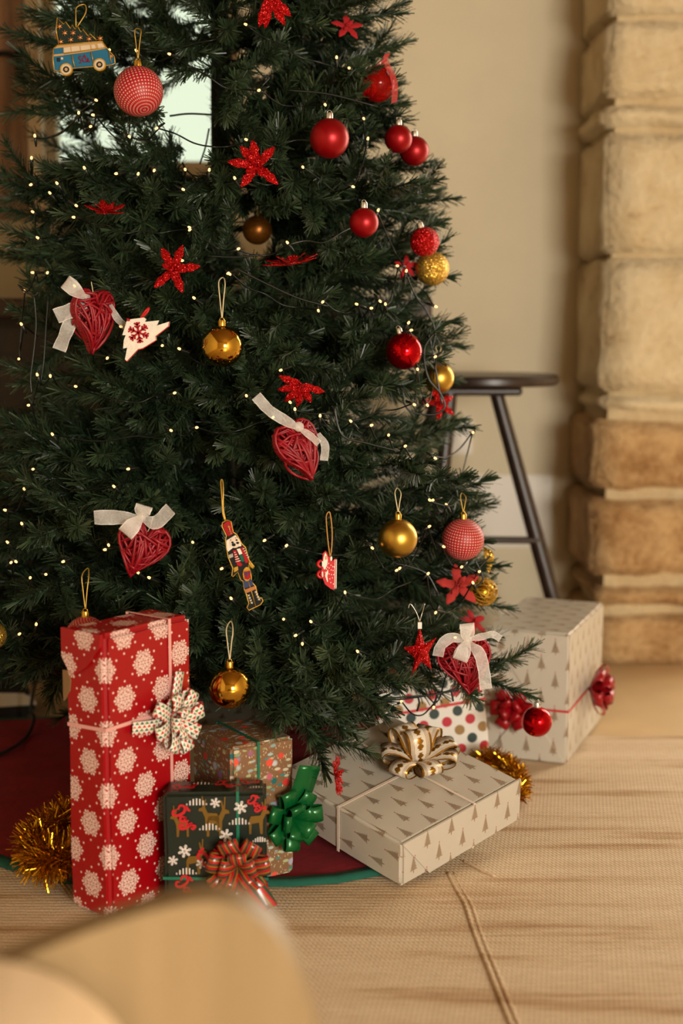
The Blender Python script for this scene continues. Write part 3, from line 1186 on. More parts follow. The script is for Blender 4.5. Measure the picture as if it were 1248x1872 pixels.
bow(fG, bc, N, M['rib_gold'], lp, [([bc + N * 0.004, bc + fB.n(0.3, 1, 0) * 0.04 + N * 0.012, bc + fB.n(0.25, 1, 0) * 0.078 + N * 0.02], 0.03),
                                  ([bc + N * 0.004, bc + fB.n(0.9, 0.5, 0) * 0.04 + N * 0.01, bc + fB.n(0.9, 0.5, 0) * 0.065 + N * 0.008], 0.028)], up=fB.n(0.4, 1, 0))

# 3 right white gift by the pier
gG, gB, _ = gift('tall white gift box with gold fir trees and red bow, beside the stone pier', (0.4083, 2.4959), 1.1997, 0.3178, 0.1591, 0.2407, M['trees'], bev=0.004, z=0.006)
fold(gG, gB, [(0.03, 1.0), (0.97, 0.985), (0.48, 0.58)], M['trees'], 'left', t=0.003)
fold(gG, gB, [(0.0, 0.95), (0.45, 0.55), (0.5, 0.40), (0.0, 0.05)], M['trees'], 'left', t=0.0015)
fold(gG, gB, [(0.05, 0.0), (0.96, 0.02), (0.58, 0.36), (0.45, 0.36)], M['trees'], 'left', t=0.003)
band(gG, gB, 'z', 0.098, M['string_red'], 0.004)
N = gB.n(0, -1, 0)
bc = gB.p(0.17, -0.004, 0.1)
lp = [(k * 60 + 10, 30, 0.056, 0.026, 0.2) for k in range(6)] + [(k * 90 + 35, 60, 0.05, 0.026, 0.22) for k in range(4)]
bow(gG, bc, N, M['rib_red'], lp)
bow(gG, gB.p(-0.004, 0.098, 0.1), gB.n(-1, 0, 0), M['rib_red'], [(k * 60, 28, 0.046, 0.026, 0.2) for k in range(6)] + [(k * 90 + 35, 60, 0.04, 0.024, 0.22) for k in range(4)])

# 4 polka dots
pG, pB, _ = gift('white gift box with red, green and gold polka dots, tilted behind the flat gift', (0.070, 2.44), 0.16, 0.2, 0.15, 0.185, M['dots'], bev=0.003, roll=0.11, z=0.012)
band(pG, pB, 'z', 0.098, M['string_red'], 0.005, slope=0.004)

# 5 kraft floral
kG, kB, _ = gift('brown gift box with pastel flower print and green bow, between the other gifts', (-0.1527, 1.911), 0.5672, 0.1001, 0.1197, 0.2023, M['floral'], bev=0.004, z=0.014)
band(kG, kB, 'x', 0.042, M['string_green'], 0.004)
N = kB.n(0, -1, 0)
bc = kB.p(0.088, -0.004, 0.088)
lp = [(k * 51 + 5, 24, 0.05, 0.023, 0.18) for k in range(7)] + [(k * 72 + 30, 54, 0.044, 0.023, 0.2) for k in range(5)]
bow(kG, bc, N, M['rib_green'], lp, [([bc + N * 0.01, bc + Vector((0.022, -0.01, 0.045)), bc + Vector((0.032, -0.012, 0.078))], 0.036)])

# 6 dark green reindeer gift
nG, nB, _ = gift('small dark green gift box with gold reindeer and red lettering, in front', (-0.240, 1.846), 0.05, 0.139, 0.055, 0.158, M['green_paper'], bev=0.005, z=0.014)
nw, nh = nB.w, nB.h


FACE = ['front']


def fp(u, v, e=0.0022):
    return nB.p(u, -e, v) if FACE[0] == 'front' else nB.p(u, v, nB.h + e)


def star(mb, u, v, r, e=0.0024):
    for k in range(3):
        a = k * PI / 3 + 0.3
        dx, dy = math.cos(a), math.sin(a)
        w = r * 0.17
        mb.add([fp(u + dx * r - dy * w, v + dy * r + dx * w, e), fp(u - dx * r - dy * w, v - dy * r + dx * w, e), fp(u - dx * r + dy * w, v - dy * r - dx * w, e), fp(u + dx * r + dy * w, v + dy * r - dx * w, e)], [(0, 1, 2, 3)])
        for s in (1, -1):
            cx_, cy_ = u + s * dx * r * 0.7, v + s * dy * r * 0.7
            mb.add([fp(cx_ + dy * r * .3, cy_ - dx * r * .3, e), fp(cx_ + dx * r * .22, cy_ + dy * r * .22, e), fp(cx_ - dy * r * .3, cy_ + dx * r * .3, e), fp(cx_ - dx * r * .12, cy_ - dy * r * .12, e)], [(0, 1, 2, 3)])


def stroke(mb, pts, w, e=0.0026):
    pts = bez([Vector((p[0], p[1], 0)) for p in pts], 6)
    vs = []
    n = len(pts)
    for i, p in enumerate(pts):
        t = (pts[min(i + 1, n - 1)] - pts[max(0, i - 1)]).normalized()
        q = Vector((-t.y, t.x, 0)) * w * (0.55 + 0.45 * math.sin(PI * i / (n - 1)))
        a, b = p + q, p - q
        vs += [fp(a.x, a.y, e), fp(b.x, b.y, e)]
    mb.add(vs, [(2 * i, 2 * i + 1, 2 * i + 3, 2 * i + 2) for i in range(n - 1)])


JOY = [[(-1.0, .35), (-1.15, .75), (-.8, .95), (-.5, .6), (-.62, .0), (-.95, -.25), (-1.2, 0.0), (-1.0, .2)], [(-.7, 1.15), (-.55, 1.0), (-.2, 1.05)],
       [(-.1, .35), (-.35, .1), (-.1, -.15), (.12, .1), (-.08, .36), (.15, .25)], [(.3, .4), (.35, .1), (.6, .08), (.72, .42), (.7, -.2), (.45, -.6), (.15, -.5), (.25, -.25), (.5, -.3)],
       [(.85, .3), (1.1, .45), (1.15, .15), (.95, .12)]]


def joy(mb, u, v, s, rot):
    c, k = math.cos(rot), math.sin(rot)
    for st_ in JOY:
        stroke(mb, [(u + s * (x * c - y * k), v + s * (x * k + y * c)) for x, y in st_], s * 0.13)


DEER = [(0, 0), (.07, 0), (.08, .32), (.3, .36), (.34, 0), (.41, 0), (.42, .42), (.5, .62), (.62, .64), (.6, .72), (.5, .76), (.52, 1.1), (.48, 1.1), (.46, .82), (.42, 1.0), (.38, 1.0), (.42, .76), (.34, .58), (.06, .56), (0, .42)]


def deer(mb, u, v, s, fl=1):
    mb.add([fp(u + fl * s * x, v + s * y, 0.0021) for x, y in DEER], [tuple(range(len(DEER)))])


def hill(mb, u, v, s):
    for i in range(7):
        for j in range(5):
            x = (i - 3) / 3.2
            y = j / 4 * (1 - x * x)
            cx_, cy_ = u + s * x, v + s * 0.55 * y
            mb.add([fp(cx_ + 0.0011 * math.cos(k * PI / 3 + i), cy_ + 0.0011 * math.sin(k * PI / 3 + i), 0.0025) for k in range(6)], [tuple(range(6))])


def motif(fn, name, mat, *a):
    mb = MB()
    fn(mb, *a)
    mb.build(name, M[mat], nG, smooth=False)


for (u, v, s, f_) in ((0.03, 0.045, 0.045, 1), (0.075, 0.105, 0.045, -1), (0.058, 0.098, 0.05, 1), (0.034, 0.098, 0.04, -1), (0.115, 0.1, 0.045, 1), (0.07, 0.02, 0.045, 1), (0.135, 0.045, 0.045, -1), (0.11, 0.03, 0.04, -1)):
    motif(deer, 'reindeer_print', 'print_gold', u, v, s, f_)
for u, v, r_ in ((0.028, 0.078, 0.009), (0.084, 0.099, 0.009), (0.104, 0.138, 0.009), (0.072, 0.027, 0.009), (0.07, 0.145, 0.007), (0.05, 0.06, 0.007), (0.012, 0.065, 0.007), (0.12, 0.07, 0.008)):
    motif(star, 'star_print', 'print_white', u, v, r_)
for u, v, s in ((0.03, 0.046, 0.014), (0.062, 0.108, 0.014), (0.102, 0.115, 0.014), (0.045, 0.143, 0.014), (0.062, 0.006, 0.013), (0.124, 0.02, 0.012), (0.13, 0.09, 0.01)):
    motif(hill, 'snow_print', 'print_white', u, v, s)
for u, v, s, a in ((0.026, 0.121, 0.0155, -0.85), (0.068, 0.072, 0.0165, 0.75), (0.03, 0.022, 0.0155, -0.75), (0.118, 0.052, 0.014, 0.6), (0.125, 0.14, 0.011, -0.6)):
    motif(joy, 'lettering', 'print_red', u, v, s, a)
FACE[0] = 'top'
for u, v, s in ((0.05, 0.03, 0.016), (0.125, 0.012, 0.012)):
    motif(hill, 'snow_print', 'print_white', u, v, s)
for u, v, s, a in ((0.03, 0.02, 0.014, 0.4), (0.085, 0.026, 0.014, -0.3), (0.12, 0.036, 0.011, 0.5)):
    motif(joy, 'lettering', 'print_red', u, v, s, a)
FACE[0] = 'front'
band(nG, nB, 'x', 0.1, M['string_green'], 0.004)
band(nG, nB, 'z', 0.04, M['string_green'], 0.004, slope=-0.004)
N = nB.n(0, -1, 0)
bc = nB.p(0.1, -0.004, 0.06)
rl = random.Random(5)
lp = [(k * 51 + 8, 26 + rl.uniform(-6, 6), 0.05, 0.025, 0.19) for k in range(7)] + [(k * 72 + 20, 54, 0.044, 0.025, 0.22) for k in range(5)]
bow(nG, bc, N, M['rib_stripe'], lp, [([bc + N * 0.012, bc + Vector((0.02, -0.022, -0.03)), bc + Vector((0.036, -0.026, -0.058))], 0.042)])

# 7 white gift in the shade behind
hG, hB, _ = gift('wide white gift box with fir print, in the shade behind the flowered gift', (-0.27, 2.13), 0.0, 0.165, 0.36, 0.148, M['trees'], z=0.014)

# ------------------------------------------------------------------ bag and cable on the floor at the left
bg = root('shopping_bag', 'black paper bag with a pale band lying on the floor at the left edge', 'bag', tuple(onz(10, 1360)))
p = onz(5, 1330)
m = Matrix.Translation((p.x - 0.02, p.y + 0.05, 0)) @ Matrix.Rotation(0.3, 4, 'Z')
MB().prism([m @ Vector(q) for q in ((-0.1, 0, 0.002), (0.055, 0, 0.002), (0.075, 0.0, 0.02), (0.05, 0.01, 0.085), (-0.1, 0.01, 0.09))], m.to_3x3() @ Vector((0, 0.12, 0))).build('bag_body', M['bag'], bg, smooth=False)
MB().prism([m @ Vector(q) for q in ((-0.1, -0.003, 0.03), (0.0765, -0.003, 0.028), (0.066, 0.006, 0.05), (-0.1, 0.006, 0.065))], m.to_3x3() @ Vector((0, 0.003, 0))).build('band', M['plastic'], bg, smooth=False)
pl = [onz(57, 1290, 0.05), onz(62, 1312, 0.03), onz(56, 1335, 0.022), onz(40, 1356, 0.02), onz(15, 1372, 0.019), onz(-20, 1388, 0.019)]
tag(MB().tube([*bez([(pl[0].x + 0.01, pl[0].y + 0.05, 0.14)] + pl, 6)], 0.0035, 8).build('power_cable', M['cable'], origin=pl[2]), 'black cable curving from the lower branches onto the floor', 'cable')


# ------------------------------------------------------------------ tinsel
def tinsel(label, path, length, count, seed):
    r = random.Random(seed)
    P = bez(path, 10)
    t = root('tinsel_garland', label, 'tinsel', tuple(P[0]), 'gold tinsel on the floor')
    MB().tube(P, 0.0016, 6).build('core_wire', M['tinsel'], t)
    mb = MB()
    for i in range(count):
        f_ = r.random() * (len(P) - 1.001)
        k = int(f_)
        p = P[k].lerp(P[k + 1], f_ - k)
        d = Vector((r.gauss(0, 1), r.gauss(0, 1), r.gauss(0, 1))).normalized()
        if p.z + d.z * length < 0.012:
            d.z = abs(d.z) * 0.4
            d.normalize()
        L = length * r.uniform(0.7, 1.1)
        w = d.orthogonal().normalized()
        w.rotate(Matrix.Rotation(r.random() * 6.28, 3, d))
        w *= 0.0007
        sag = Vector((r.gauss(0, 1), r.gauss(0, 1), r.gauss(0, 1))) * 0.003
        q = p + d * L * 0.5 + sag
        e = p + d * L
        mb.add([p - w, p + w, q + w, q - w, e + w, e - w], [(0, 1, 2, 3), (3, 2, 4, 5)])
    o = mb.build('strands', M['tinsel'], t, smooth=False)
    o['kind'] = 'stuff'


tinsel('loose clump of gold tinsel garland left of the red snowflake gift', [at(150, 1490, 1.99), at(110, 1505, 1.96), at(75, 1535, 1.94), at(70, 1562, 1.92), at(95, 1572, 1.9), at(135, 1560, 1.92)], 0.042, 2600, 1)
tinsel('gold tinsel garland on the rug between the white gifts', [at(885, 1385, 2.4), at(920, 1400, 2.38), at(945, 1425, 2.33), at(940, 1455, 2.27), at(900, 1470, 2.27)], 0.027, 2400, 2)

# ------------------------------------------------------------------ armchair corner in the near foreground
AY = 0.92
ac = root('armchair', 'pale beech armchair with cream cushion, its curved back cut off by the frame', 'armchair', (-0.22, AY, 0))
outp = [(-160, 1800), (0, 1745), (100, 1706), (200, 1668), (300, 1637), (370, 1624), (420, 1626), (465, 1645), (505, 1680), (535, 1725), (558, 1775), (575, 1830), (588, 1885), (600, 1960), (604, 2120), (-160, 2120)]
top = bez([at(px, py - 8, AY) for px, py in outp[:14]], 4) + [at(px, py, AY) for px, py in outp[14:]]
o = MB().prism(top, (0, -0.03, 0)).build('backrest', M['chair_wood'], ac, flatangle=50)
md = o.modifiers.new('bevel', 'BEVEL'); md.width = 0.008; md.segments = 3; md.limit_method = 'ANGLE'; md.angle_limit = 0.9
cu = [(-160, 1742), (0, 1756), (60, 1768), (115, 1790), (160, 1820), (195, 1850), (225, 1890), (240, 1950), (240, 2120), (-160, 2120)]
CY = AY - 0.05
top = bez([at(px, py, CY) for px, py in cu[:8]], 4) + [at(px, py, CY) for px, py in cu[8:]]
o = MB().prism(top, (0, -0.14, 0)).build('cushion', M['cushion'], ac, flatangle=50)
md = o.modifiers.new('bevel', 'BEVEL'); md.width = 0.02; md.segments = 4; md.limit_method = 'ANGLE'; md.angle_limit = 0.9
zb = at(300, 2120, AY).z
for x, y in ((at(-100, 2100, AY).x, AY + 0.015), (at(560, 2100, AY).x, AY + 0.015), (at(-100, 2100, CY).x, CY + 0.05), (at(200, 2100, CY).x, CY + 0.05)):
    MB().tube([(x, y, zb + 0.02), (x, y, 0.0)], [0.016, 0.012], 10).build('leg', M['chair_wood'], ac, flatangle=50)


# ------------------------------------------------------------------ ornaments
TX, TY = -0.215, 2.6


def RZ(z):
    return 0.62 - 0.235 * (max(z, 0.1) - 0.12)


def surfY(px, py, d=0.0):
    Y = 2.1
    for _ in range(12):
        P = at(px, py, Y)
        R = RZ(P.z) + d
        q = R * R - (P.x - TX) ** 2
        Yn = TY - (math.sqrt(q) if q > 0 else 0.0)
        Y = Y * 0.4 + Yn * 0.6
    return min(Y, TY - 0.08)


CLEAR = []     # (px, py, radius px, Y): kept free of twigs


def clear(px, py, r, Y):
    CLEAR.append((px, py, r, Y))


def hang(parent, c, h, spread, mat, r=0.0009, lean=0.0, name='hanging_loop'):
    """thread loop rising from point c"""
    c = Vector(c)
    s_ = spread * 0.75
    pts = bez([c, c + Vector((-s_ * 0.6 + lean * 0.5, 0.002, h * 0.5)), c + Vector((-s_ + lean, 0.006, h * 0.95)), c + Vector((lean, 0.03, h * 1.08)), c + Vector((s_ + lean, 0.008, h * 0.9)), c + Vector((s_ * 0.6 + lean * 0.5, 0.002, h * 0.5)), c + Vector((0.0005, 0, 0))], 6)
    return MB().tube(pts, r, 5).build(name, mat, parent)


def ball(label, px, py, rpx, mat, cap='gold_cap', thread='thread_cream', Y=None, loop=0.03, lean=(0, 0), cat='bauble', group=None, pole=None, dY=0.0, clr=True, capr=0.0055):
    if Y is None:
        Y = surfY(px, py, 0.03) + dY
    c = at(px, py, Y)
    depth = (c - CAM).dot(FW)
    r = rpx / FPX * depth
    o = root('bauble', label, cat, tuple(c), group)
    MB().sphere(c, r, 40, axis=pole).build('ball', mat, o)
    ax = Vector((lean[0], lean[1], 1)).normalized()
    b = c + ax * (r - 0.001)
    m = Matrix.Translation(b) @ ax.to_track_quat('Z', 'Y').to_matrix().to_4x4()
    if capr:
        MB().lathe([(1e-4, 0), (capr, 0), (capr, 0.007), (capr * 0.85, 0.009), (1e-4, 0.0092)], 14, m).build('cap', M[cap], o, flatangle=45)
        q = b + ax * 0.0095
        MB().tube([q + Vector((0.0032 * math.cos(a), 0, 0.0032 * math.sin(a))) for a in [2 * PI * i / 10 for i in range(10)]], 0.0006, 5, closed=True).build('cap_ring', M[cap], o)
    else:
        q = b
    if loop:
        hang(o, q + Vector((0, 0, 0.002)), loop, 0.006, M[thread])
    if clr:
        clear(px, py, rpx, Y)
    return o, c, r


ball('large red net-covered ball beside the camper van ornament', 253, 167, 45, M['net'], thread='thread_gold', loop=0.045, pole=(0.3, -0.5, -0.8))
ball('largest matte red ball, hanging on the upper part of the tree', 602, 253, 36, M['matte_red'], 'silver', loop=0.0)
ball('matte red ball in front of its twin at the upper edge of the tree', 728, 254, 25.5, M['matte_red'], 'silver', 'thread_red', Y=2.40, loop=0.0)
ball('matte red ball half hidden behind its twin at the upper edge of the tree', 757, 276, 27, M['matte_red'], 'silver', Y=2.46, loop=0.0)
ball('matte red ball hanging alone above the two glitter balls', 665, 407, 27, M['matte_red'], 'silver', loop=0.0)
ball('red glitter ball resting above the gold glitter ball', 776, 442, 27, M['glit_red'], 'silver', Y=2.38, loop=0.0, lean=(-0.3, 0))
ball('gold glitter ball just under the red glitter ball', 790, 491, 31, M['glit_gold'], Y=2.44, loop=0.02)
ball('mirror gold ball hanging from a long cream thread, middle of the tree', 406, 633, 38, M['shiny_gold'], loop=0.055)
ball('mirror red glass ball with a silver cap, above the stool end of the tree', 738, 642, 34, M['shiny_red'], 'silver', Y=2.30, loop=0.0, lean=(-0.25, 0))
ball('small satin gold ball beside the stool seat', 801, 691, 29, M['satin_gold'], Y=2.42, loop=0.015, clr=False)
ball('satin gold ball hanging beside the red net ball', 727, 984, 36, M['satin_gold'], loop=0.03)
ball('red net-covered ball in front of the stool stretcher', 846, 986, 38.5, M['net'], thread='thread_gold', Y=2.27, loop=0.025, pole=(0.1, -0.15, 1))
ball('mirror gold ball hanging low over the wrapped gifts', 420, 1257, 39, M['shiny_gold'], loop=0.045, Y=1.96)
ball('small mirror red ball at the tip of the lowest branch, before the white gift', 981, 1319, 28, M['shiny_red'], 'silver', Y=2.28, loop=0.0)
ball('red net-covered ball peeping over the tall snowflake gift', 157, 1164, 38, M['net'], thread='thread_gold', Y=1.99, loop=0.05, pole=(0.5, -0.2, 0.8))
ball('gold glitter ball cut off by the edge beside the snowflake gift', -14, 1162, 26, M['glit_gold'], Y=2.05, loop=0.02)
ball('dark amber glitter ball in shadow behind the red flat poinsettia', 470, 420, 27, M['amber'], Y=2.5, loop=0.02)
o, c, r = ball('clear red glass ball with a red organza ribbon at the top edge', 690, 153, 33, M['red_glass'], 'silver', Y=2.42, loop=0.0, clr=False)
rb = [at(x, y, 2.39) for x, y in ((708, 98), (704, 112), (716, 135), (722, 160), (720, 188))]
MB().strip(bez(rb, 5), Vector((1, 0, 0.2)), 0.009).build('ribbon', M['organza_red'], o)
rb = [at(x, y, 2.385) for x, y in ((704, 112), (690, 118), (684, 128))]
MB().strip(bez(rb, 5), Vector((0.2, 0, 1)), 0.008).build('ribbon', M['organza_red'], o)
# gold wire ball
Y = 2.36
c = at(883, 1082, Y)
r = 26 / FPX * (c - CAM).dot(FW)
o = root('bauble', 'openwork gold wire ball hanging behind the red net ball', 'bauble', tuple(c))
wr = random.Random(4)
mb = MB()
for k in range(22):
    ax = Vector((wr.gauss(0, 1), wr.gauss(0, 1), wr.gauss(0, 1))).normalized()
    u = ax.orthogonal().normalized()
    w = ax.cross(u)
    h = wr.uniform(-0.6, 0.6)
    rr_ = math.sqrt(1 - h * h)
    mb.tube([c + (ax * h + (u * math.cos(q) + w * math.sin(q)) * rr_) * r for q in [2 * PI * i / 26 for i in range(26)]], 0.0008, 5, closed=True)
mb.build('wire_shell', M['emb_gold'], o)
MB().sphere(c, r * 0.82, 20).build('inner_foil', M['tinsel'], o)
clear(890, 1085, 14, Y)
mb = MB()
mb.strip(bez([at(884, 1000, 2.33), at(895, 1020, 2.32), at(893, 1048, 2.33)], 6), [Vector((0.8, 0, 0.5))] * 13, [0.002, 0.006, 0.010, 0.013, 0.015, 0.016, 0.016, 0.016, 0.015, 0.013, 0.010, 0.006, 0.002])
tag(mb.build('gold_leaf', M['glit_gold'], origin=at(890, 1025, 2.33)), 'gold glitter leaf hanging below the red net ball near the stool', 'ornament')

# red star
Y = surfY(768, 1195, 0.04)
sr = root('star_ornament', 'red glitter star hanging beside the lowest wicker heart', 'ornament', tuple(at(768, 1195, Y)))
pts = [(767, 1146), (776, 1177), (798, 1165), (783, 1193), (789, 1224), (770, 1210), (751, 1236), (758, 1203), (737, 1184), (758, 1180)]
front = [at(x, y, Y) for x, y in pts]
mid = at(768, 1192, Y - 0.009)
back = at(768, 1192, Y + 0.009)
n = len(front)
MB().add(front + [mid, back], [(i, (i + 1) % n, n) for i in range(n)] + [((i + 1) % n, i, n + 1) for i in range(n)]).build('star', M['glit_red'], sr, smooth=False)
tp = at(767, 1144, Y)
MB().box((tp.x - 0.003, Y - 0.003, tp.z - 0.004), (tp.x + 0.003, Y + 0.003, tp.z + 0.006)).build('cap', M['silver'], sr, smooth=False)
MB().tube(bez([tp + Vector((0, 0, 0.006)), at(760, 1118, Y), at(750, 1104, Y), at(746, 1112, Y)], 6), 0.0007, 5).build('hanging_loop', M['silver'], sr)
MB().tube(bez([tp + Vector((0, 0, 0.006)), at(771, 1122, Y), at(776, 1104, Y + 0.01)], 6), 0.0007, 5).build('hanging_loop', M['silver'], sr)
clear(768, 1190, 40, Y)


# poinsettias
def leaf_mesh(mb, base, D, Nn, L, Wd, curl, rr, teeth=5):
    S = D.cross(Nn).normalized()
    K = 12
    vs, uv = [], []
    for i in range(K + 1):
        t = i / K
        w = Wd * 1.75 * ((t + 0.02) ** 0.62) * ((1 - t * 0.98) ** 0.8)
        if i == K:
            w = 0.0004
        saw = 0.82 + 0.36 * ((i * teeth / K * 2) % 1.0) if 0 < i < K else 1.0
        w *= saw
        c = base + D * L * t + Nn * (curl * L * (t * t - 0.3 * t))
        e = Nn * (0.25 * w + rr.uniform(-0.001, 0.001))
        vs += [c - S * w + e, c, c + S * w + e]
    fs = []
    for i in range(K):
        for k in (0, 1):
            fs.append((3 * i + k, 3 * i + k + 1, 3 * i + 4 + k, 3 * i + 3 + k))
    mb.add(vs, fs)


def poinsettia(label, px, py, rpx, nrm, roll=0, n=5, Y=None, mat='glit_red', inner=4, curl=-0.15, ratio=0.3, clr=1.0, dY=0.0, angs=None):
    if Y is None:
        Y = surfY(px, py, 0.045) + dY
    c = at(px, py, Y)
    L = rpx / FPX * (c - CAM).dot(FW)
    Nn = Vector(nrm).normalized()
    U = Vector((0, 0, 1)) - Nn * Nn.z
    U = U.normalized() if U.length > 0.1 else Vector((0, 1, 0))
    R = U.cross(Nn).normalized()
    rr_ = random.Random(int(px))
    o = root('poinsettia', label, 'artificial flower', tuple(c))
    for k in range(n):
        a = math.radians(angs[k] if angs else roll + k * 360 / n + rr_.uniform(-9, 9))
        D = (R * math.cos(a) + U * math.sin(a) + Nn * 0.12).normalized()
        mb = MB()
        leaf_mesh(mb, c + D * L * 0.06, D, Nn, L * rr_.uniform(0.9, 1.05), L * ratio, curl, rr_)
        ob = mb.build('petal', M[mat], o)
        md = ob.modifiers.new('thick', 'SOLIDIFY'); md.thickness = 0.0006
    for k in range(inner):
        a = math.radians(roll + 30 + k * 360 / max(inner, 1) + rr_.uniform(-12, 12))
        D = (R * math.cos(a) + U * math.sin(a) + Nn * 0.5).normalized()
        mb = MB()
        leaf_mesh(mb, c + Nn * 0.002, D, Nn, L * 0.55, L * 0.17, curl, rr_)
        ob = mb.build('petal', M[mat], o)
        md = ob.modifiers.new('thick', 'SOLIDIFY'); md.thickness = 0.0006
    mb = MB()
    for k in range(14):
        d = (Nn + Vector((rr_.gauss(0, .35), rr_.gauss(0, .35), rr_.gauss(0, .35)))).normalized()
        e = c + d * L * rr_.uniform(0.18, 0.34)
        mb.tube([c, e], 0.0005, 4)
        mb.sphere(e, 0.0013, 6)
    mb.build('stamens', M[mat], o)
    MB().tube([c, c - Nn * 0.008 + Vector((0, 0.014, 0.0))], 0.0010, 6).build('stem', M['cable'], o)
    if clr:
        clear(px, py, rpx * 0.62 * clr, Y)
        for k in range(n):
            a = math.radians(angs[k] if angs else roll + k * 360 / n)
            D = R * math.cos(a) + U * math.sin(a)
            q = proj(c + D * L * 0.75)
            clear(q[0], q[1], rpx * 0.28 * clr, Y - 0.01)
    return o


poinsettia('red glitter poinsettia facing the front beside the largest matte red ball', 470, 304, 50, (0.05, -1, 0.15), angs=[48, 100, 172, 232, 318, 130], n=6, ratio=0.25)
poinsettia('red glitter poinsettia seen edge-on above the wicker hearts', 194, 388, 42, (0.1, -0.35, 0.9), roll=20, inner=3, curl=0.2)
poinsettia('red glitter poinsettia above the long-threaded mirror gold ball', 318, 494, 46, (-0.1, -1, 0.2), angs=[72, 8, 292, 222, 120], inner=3, ratio=0.26)
poinsettia('flat red glitter poinsettia seen from its edge, middle of the tree', 533, 484, 56, (-0.15, -0.18, 1), roll=5, n=6, inner=2, curl=0.1)
poinsettia('drooping red glitter poinsettia above the wicker heart with one long ribbon', 551, 702, 44, (0.1, -0.85, -0.3), roll=-60, n=6, curl=-0.3, inner=0, angs=[196, 230, 262, 296, 338, 160], ratio=0.24)
poinsettia('red openwork poinsettia cut off by the top of the picture', 492, -6, 52, (0.1, -1, -0.1), angs=[262, 300, 250, 320, 30, 150], n=6, ratio=0.24, inner=0)
poinsettia('red glitter poinsettia tucked under the small satin gold ball', 803, 738, 32, (0.2, -0.6, 0.4), roll=-40, Y=2.4, inner=3, clr=0.6)
poinsettia('pale red poinsettia half hidden below the red net ball', 838, 1072, 42, (-0.1, -0.8, 0.4), roll=30, Y=2.3, inner=2, clr=0.7, mat='coral')
poinsettia('red poinsettia in the foliage above the wicker heart by the white gift', 866, 1138, 30, (0.3, -0.5, 0.6), roll=10, Y=2.38, inner=2, clr=0.4, mat='felt_red')
poinsettia('small red poinsettia hanging sideways over the flat white gift', 612, 1418, 36, (0.95, -0.3, 0.1), roll=90, Y=1.93, inner=4, angs=[90, 270, 60, 120, 250, 290], n=6, curl=0.1)
poinsettia('dark red poinsettia in shadow beside the gold glitter ball', 742, 488, 22, (0.1, -1, 0.1), roll=20, Y=2.45, inner=2, clr=0.5, mat='felt_red')
poinsettia('dim red poinsettia deep in the foliage under the top branches', 634, 50, 30, (0.2, -0.8, 0.5), roll=20, Y=2.4, inner=2, clr=0.3, mat='felt_red')

# wicker hearts with organza bows
def heart_pts(n=60):
    out = []
    for i in range(n):
        t = 2 * PI * i / n
        x = 16 * math.sin(t) ** 3
        y = 13 * math.cos(t) - 5 * math.cos(2 * t) - 2 * math.cos(3 * t) - math.cos(4 * t)
        out.append((x / 29, (y + 2.5) / 29))
    return out


HP = heart_pts()


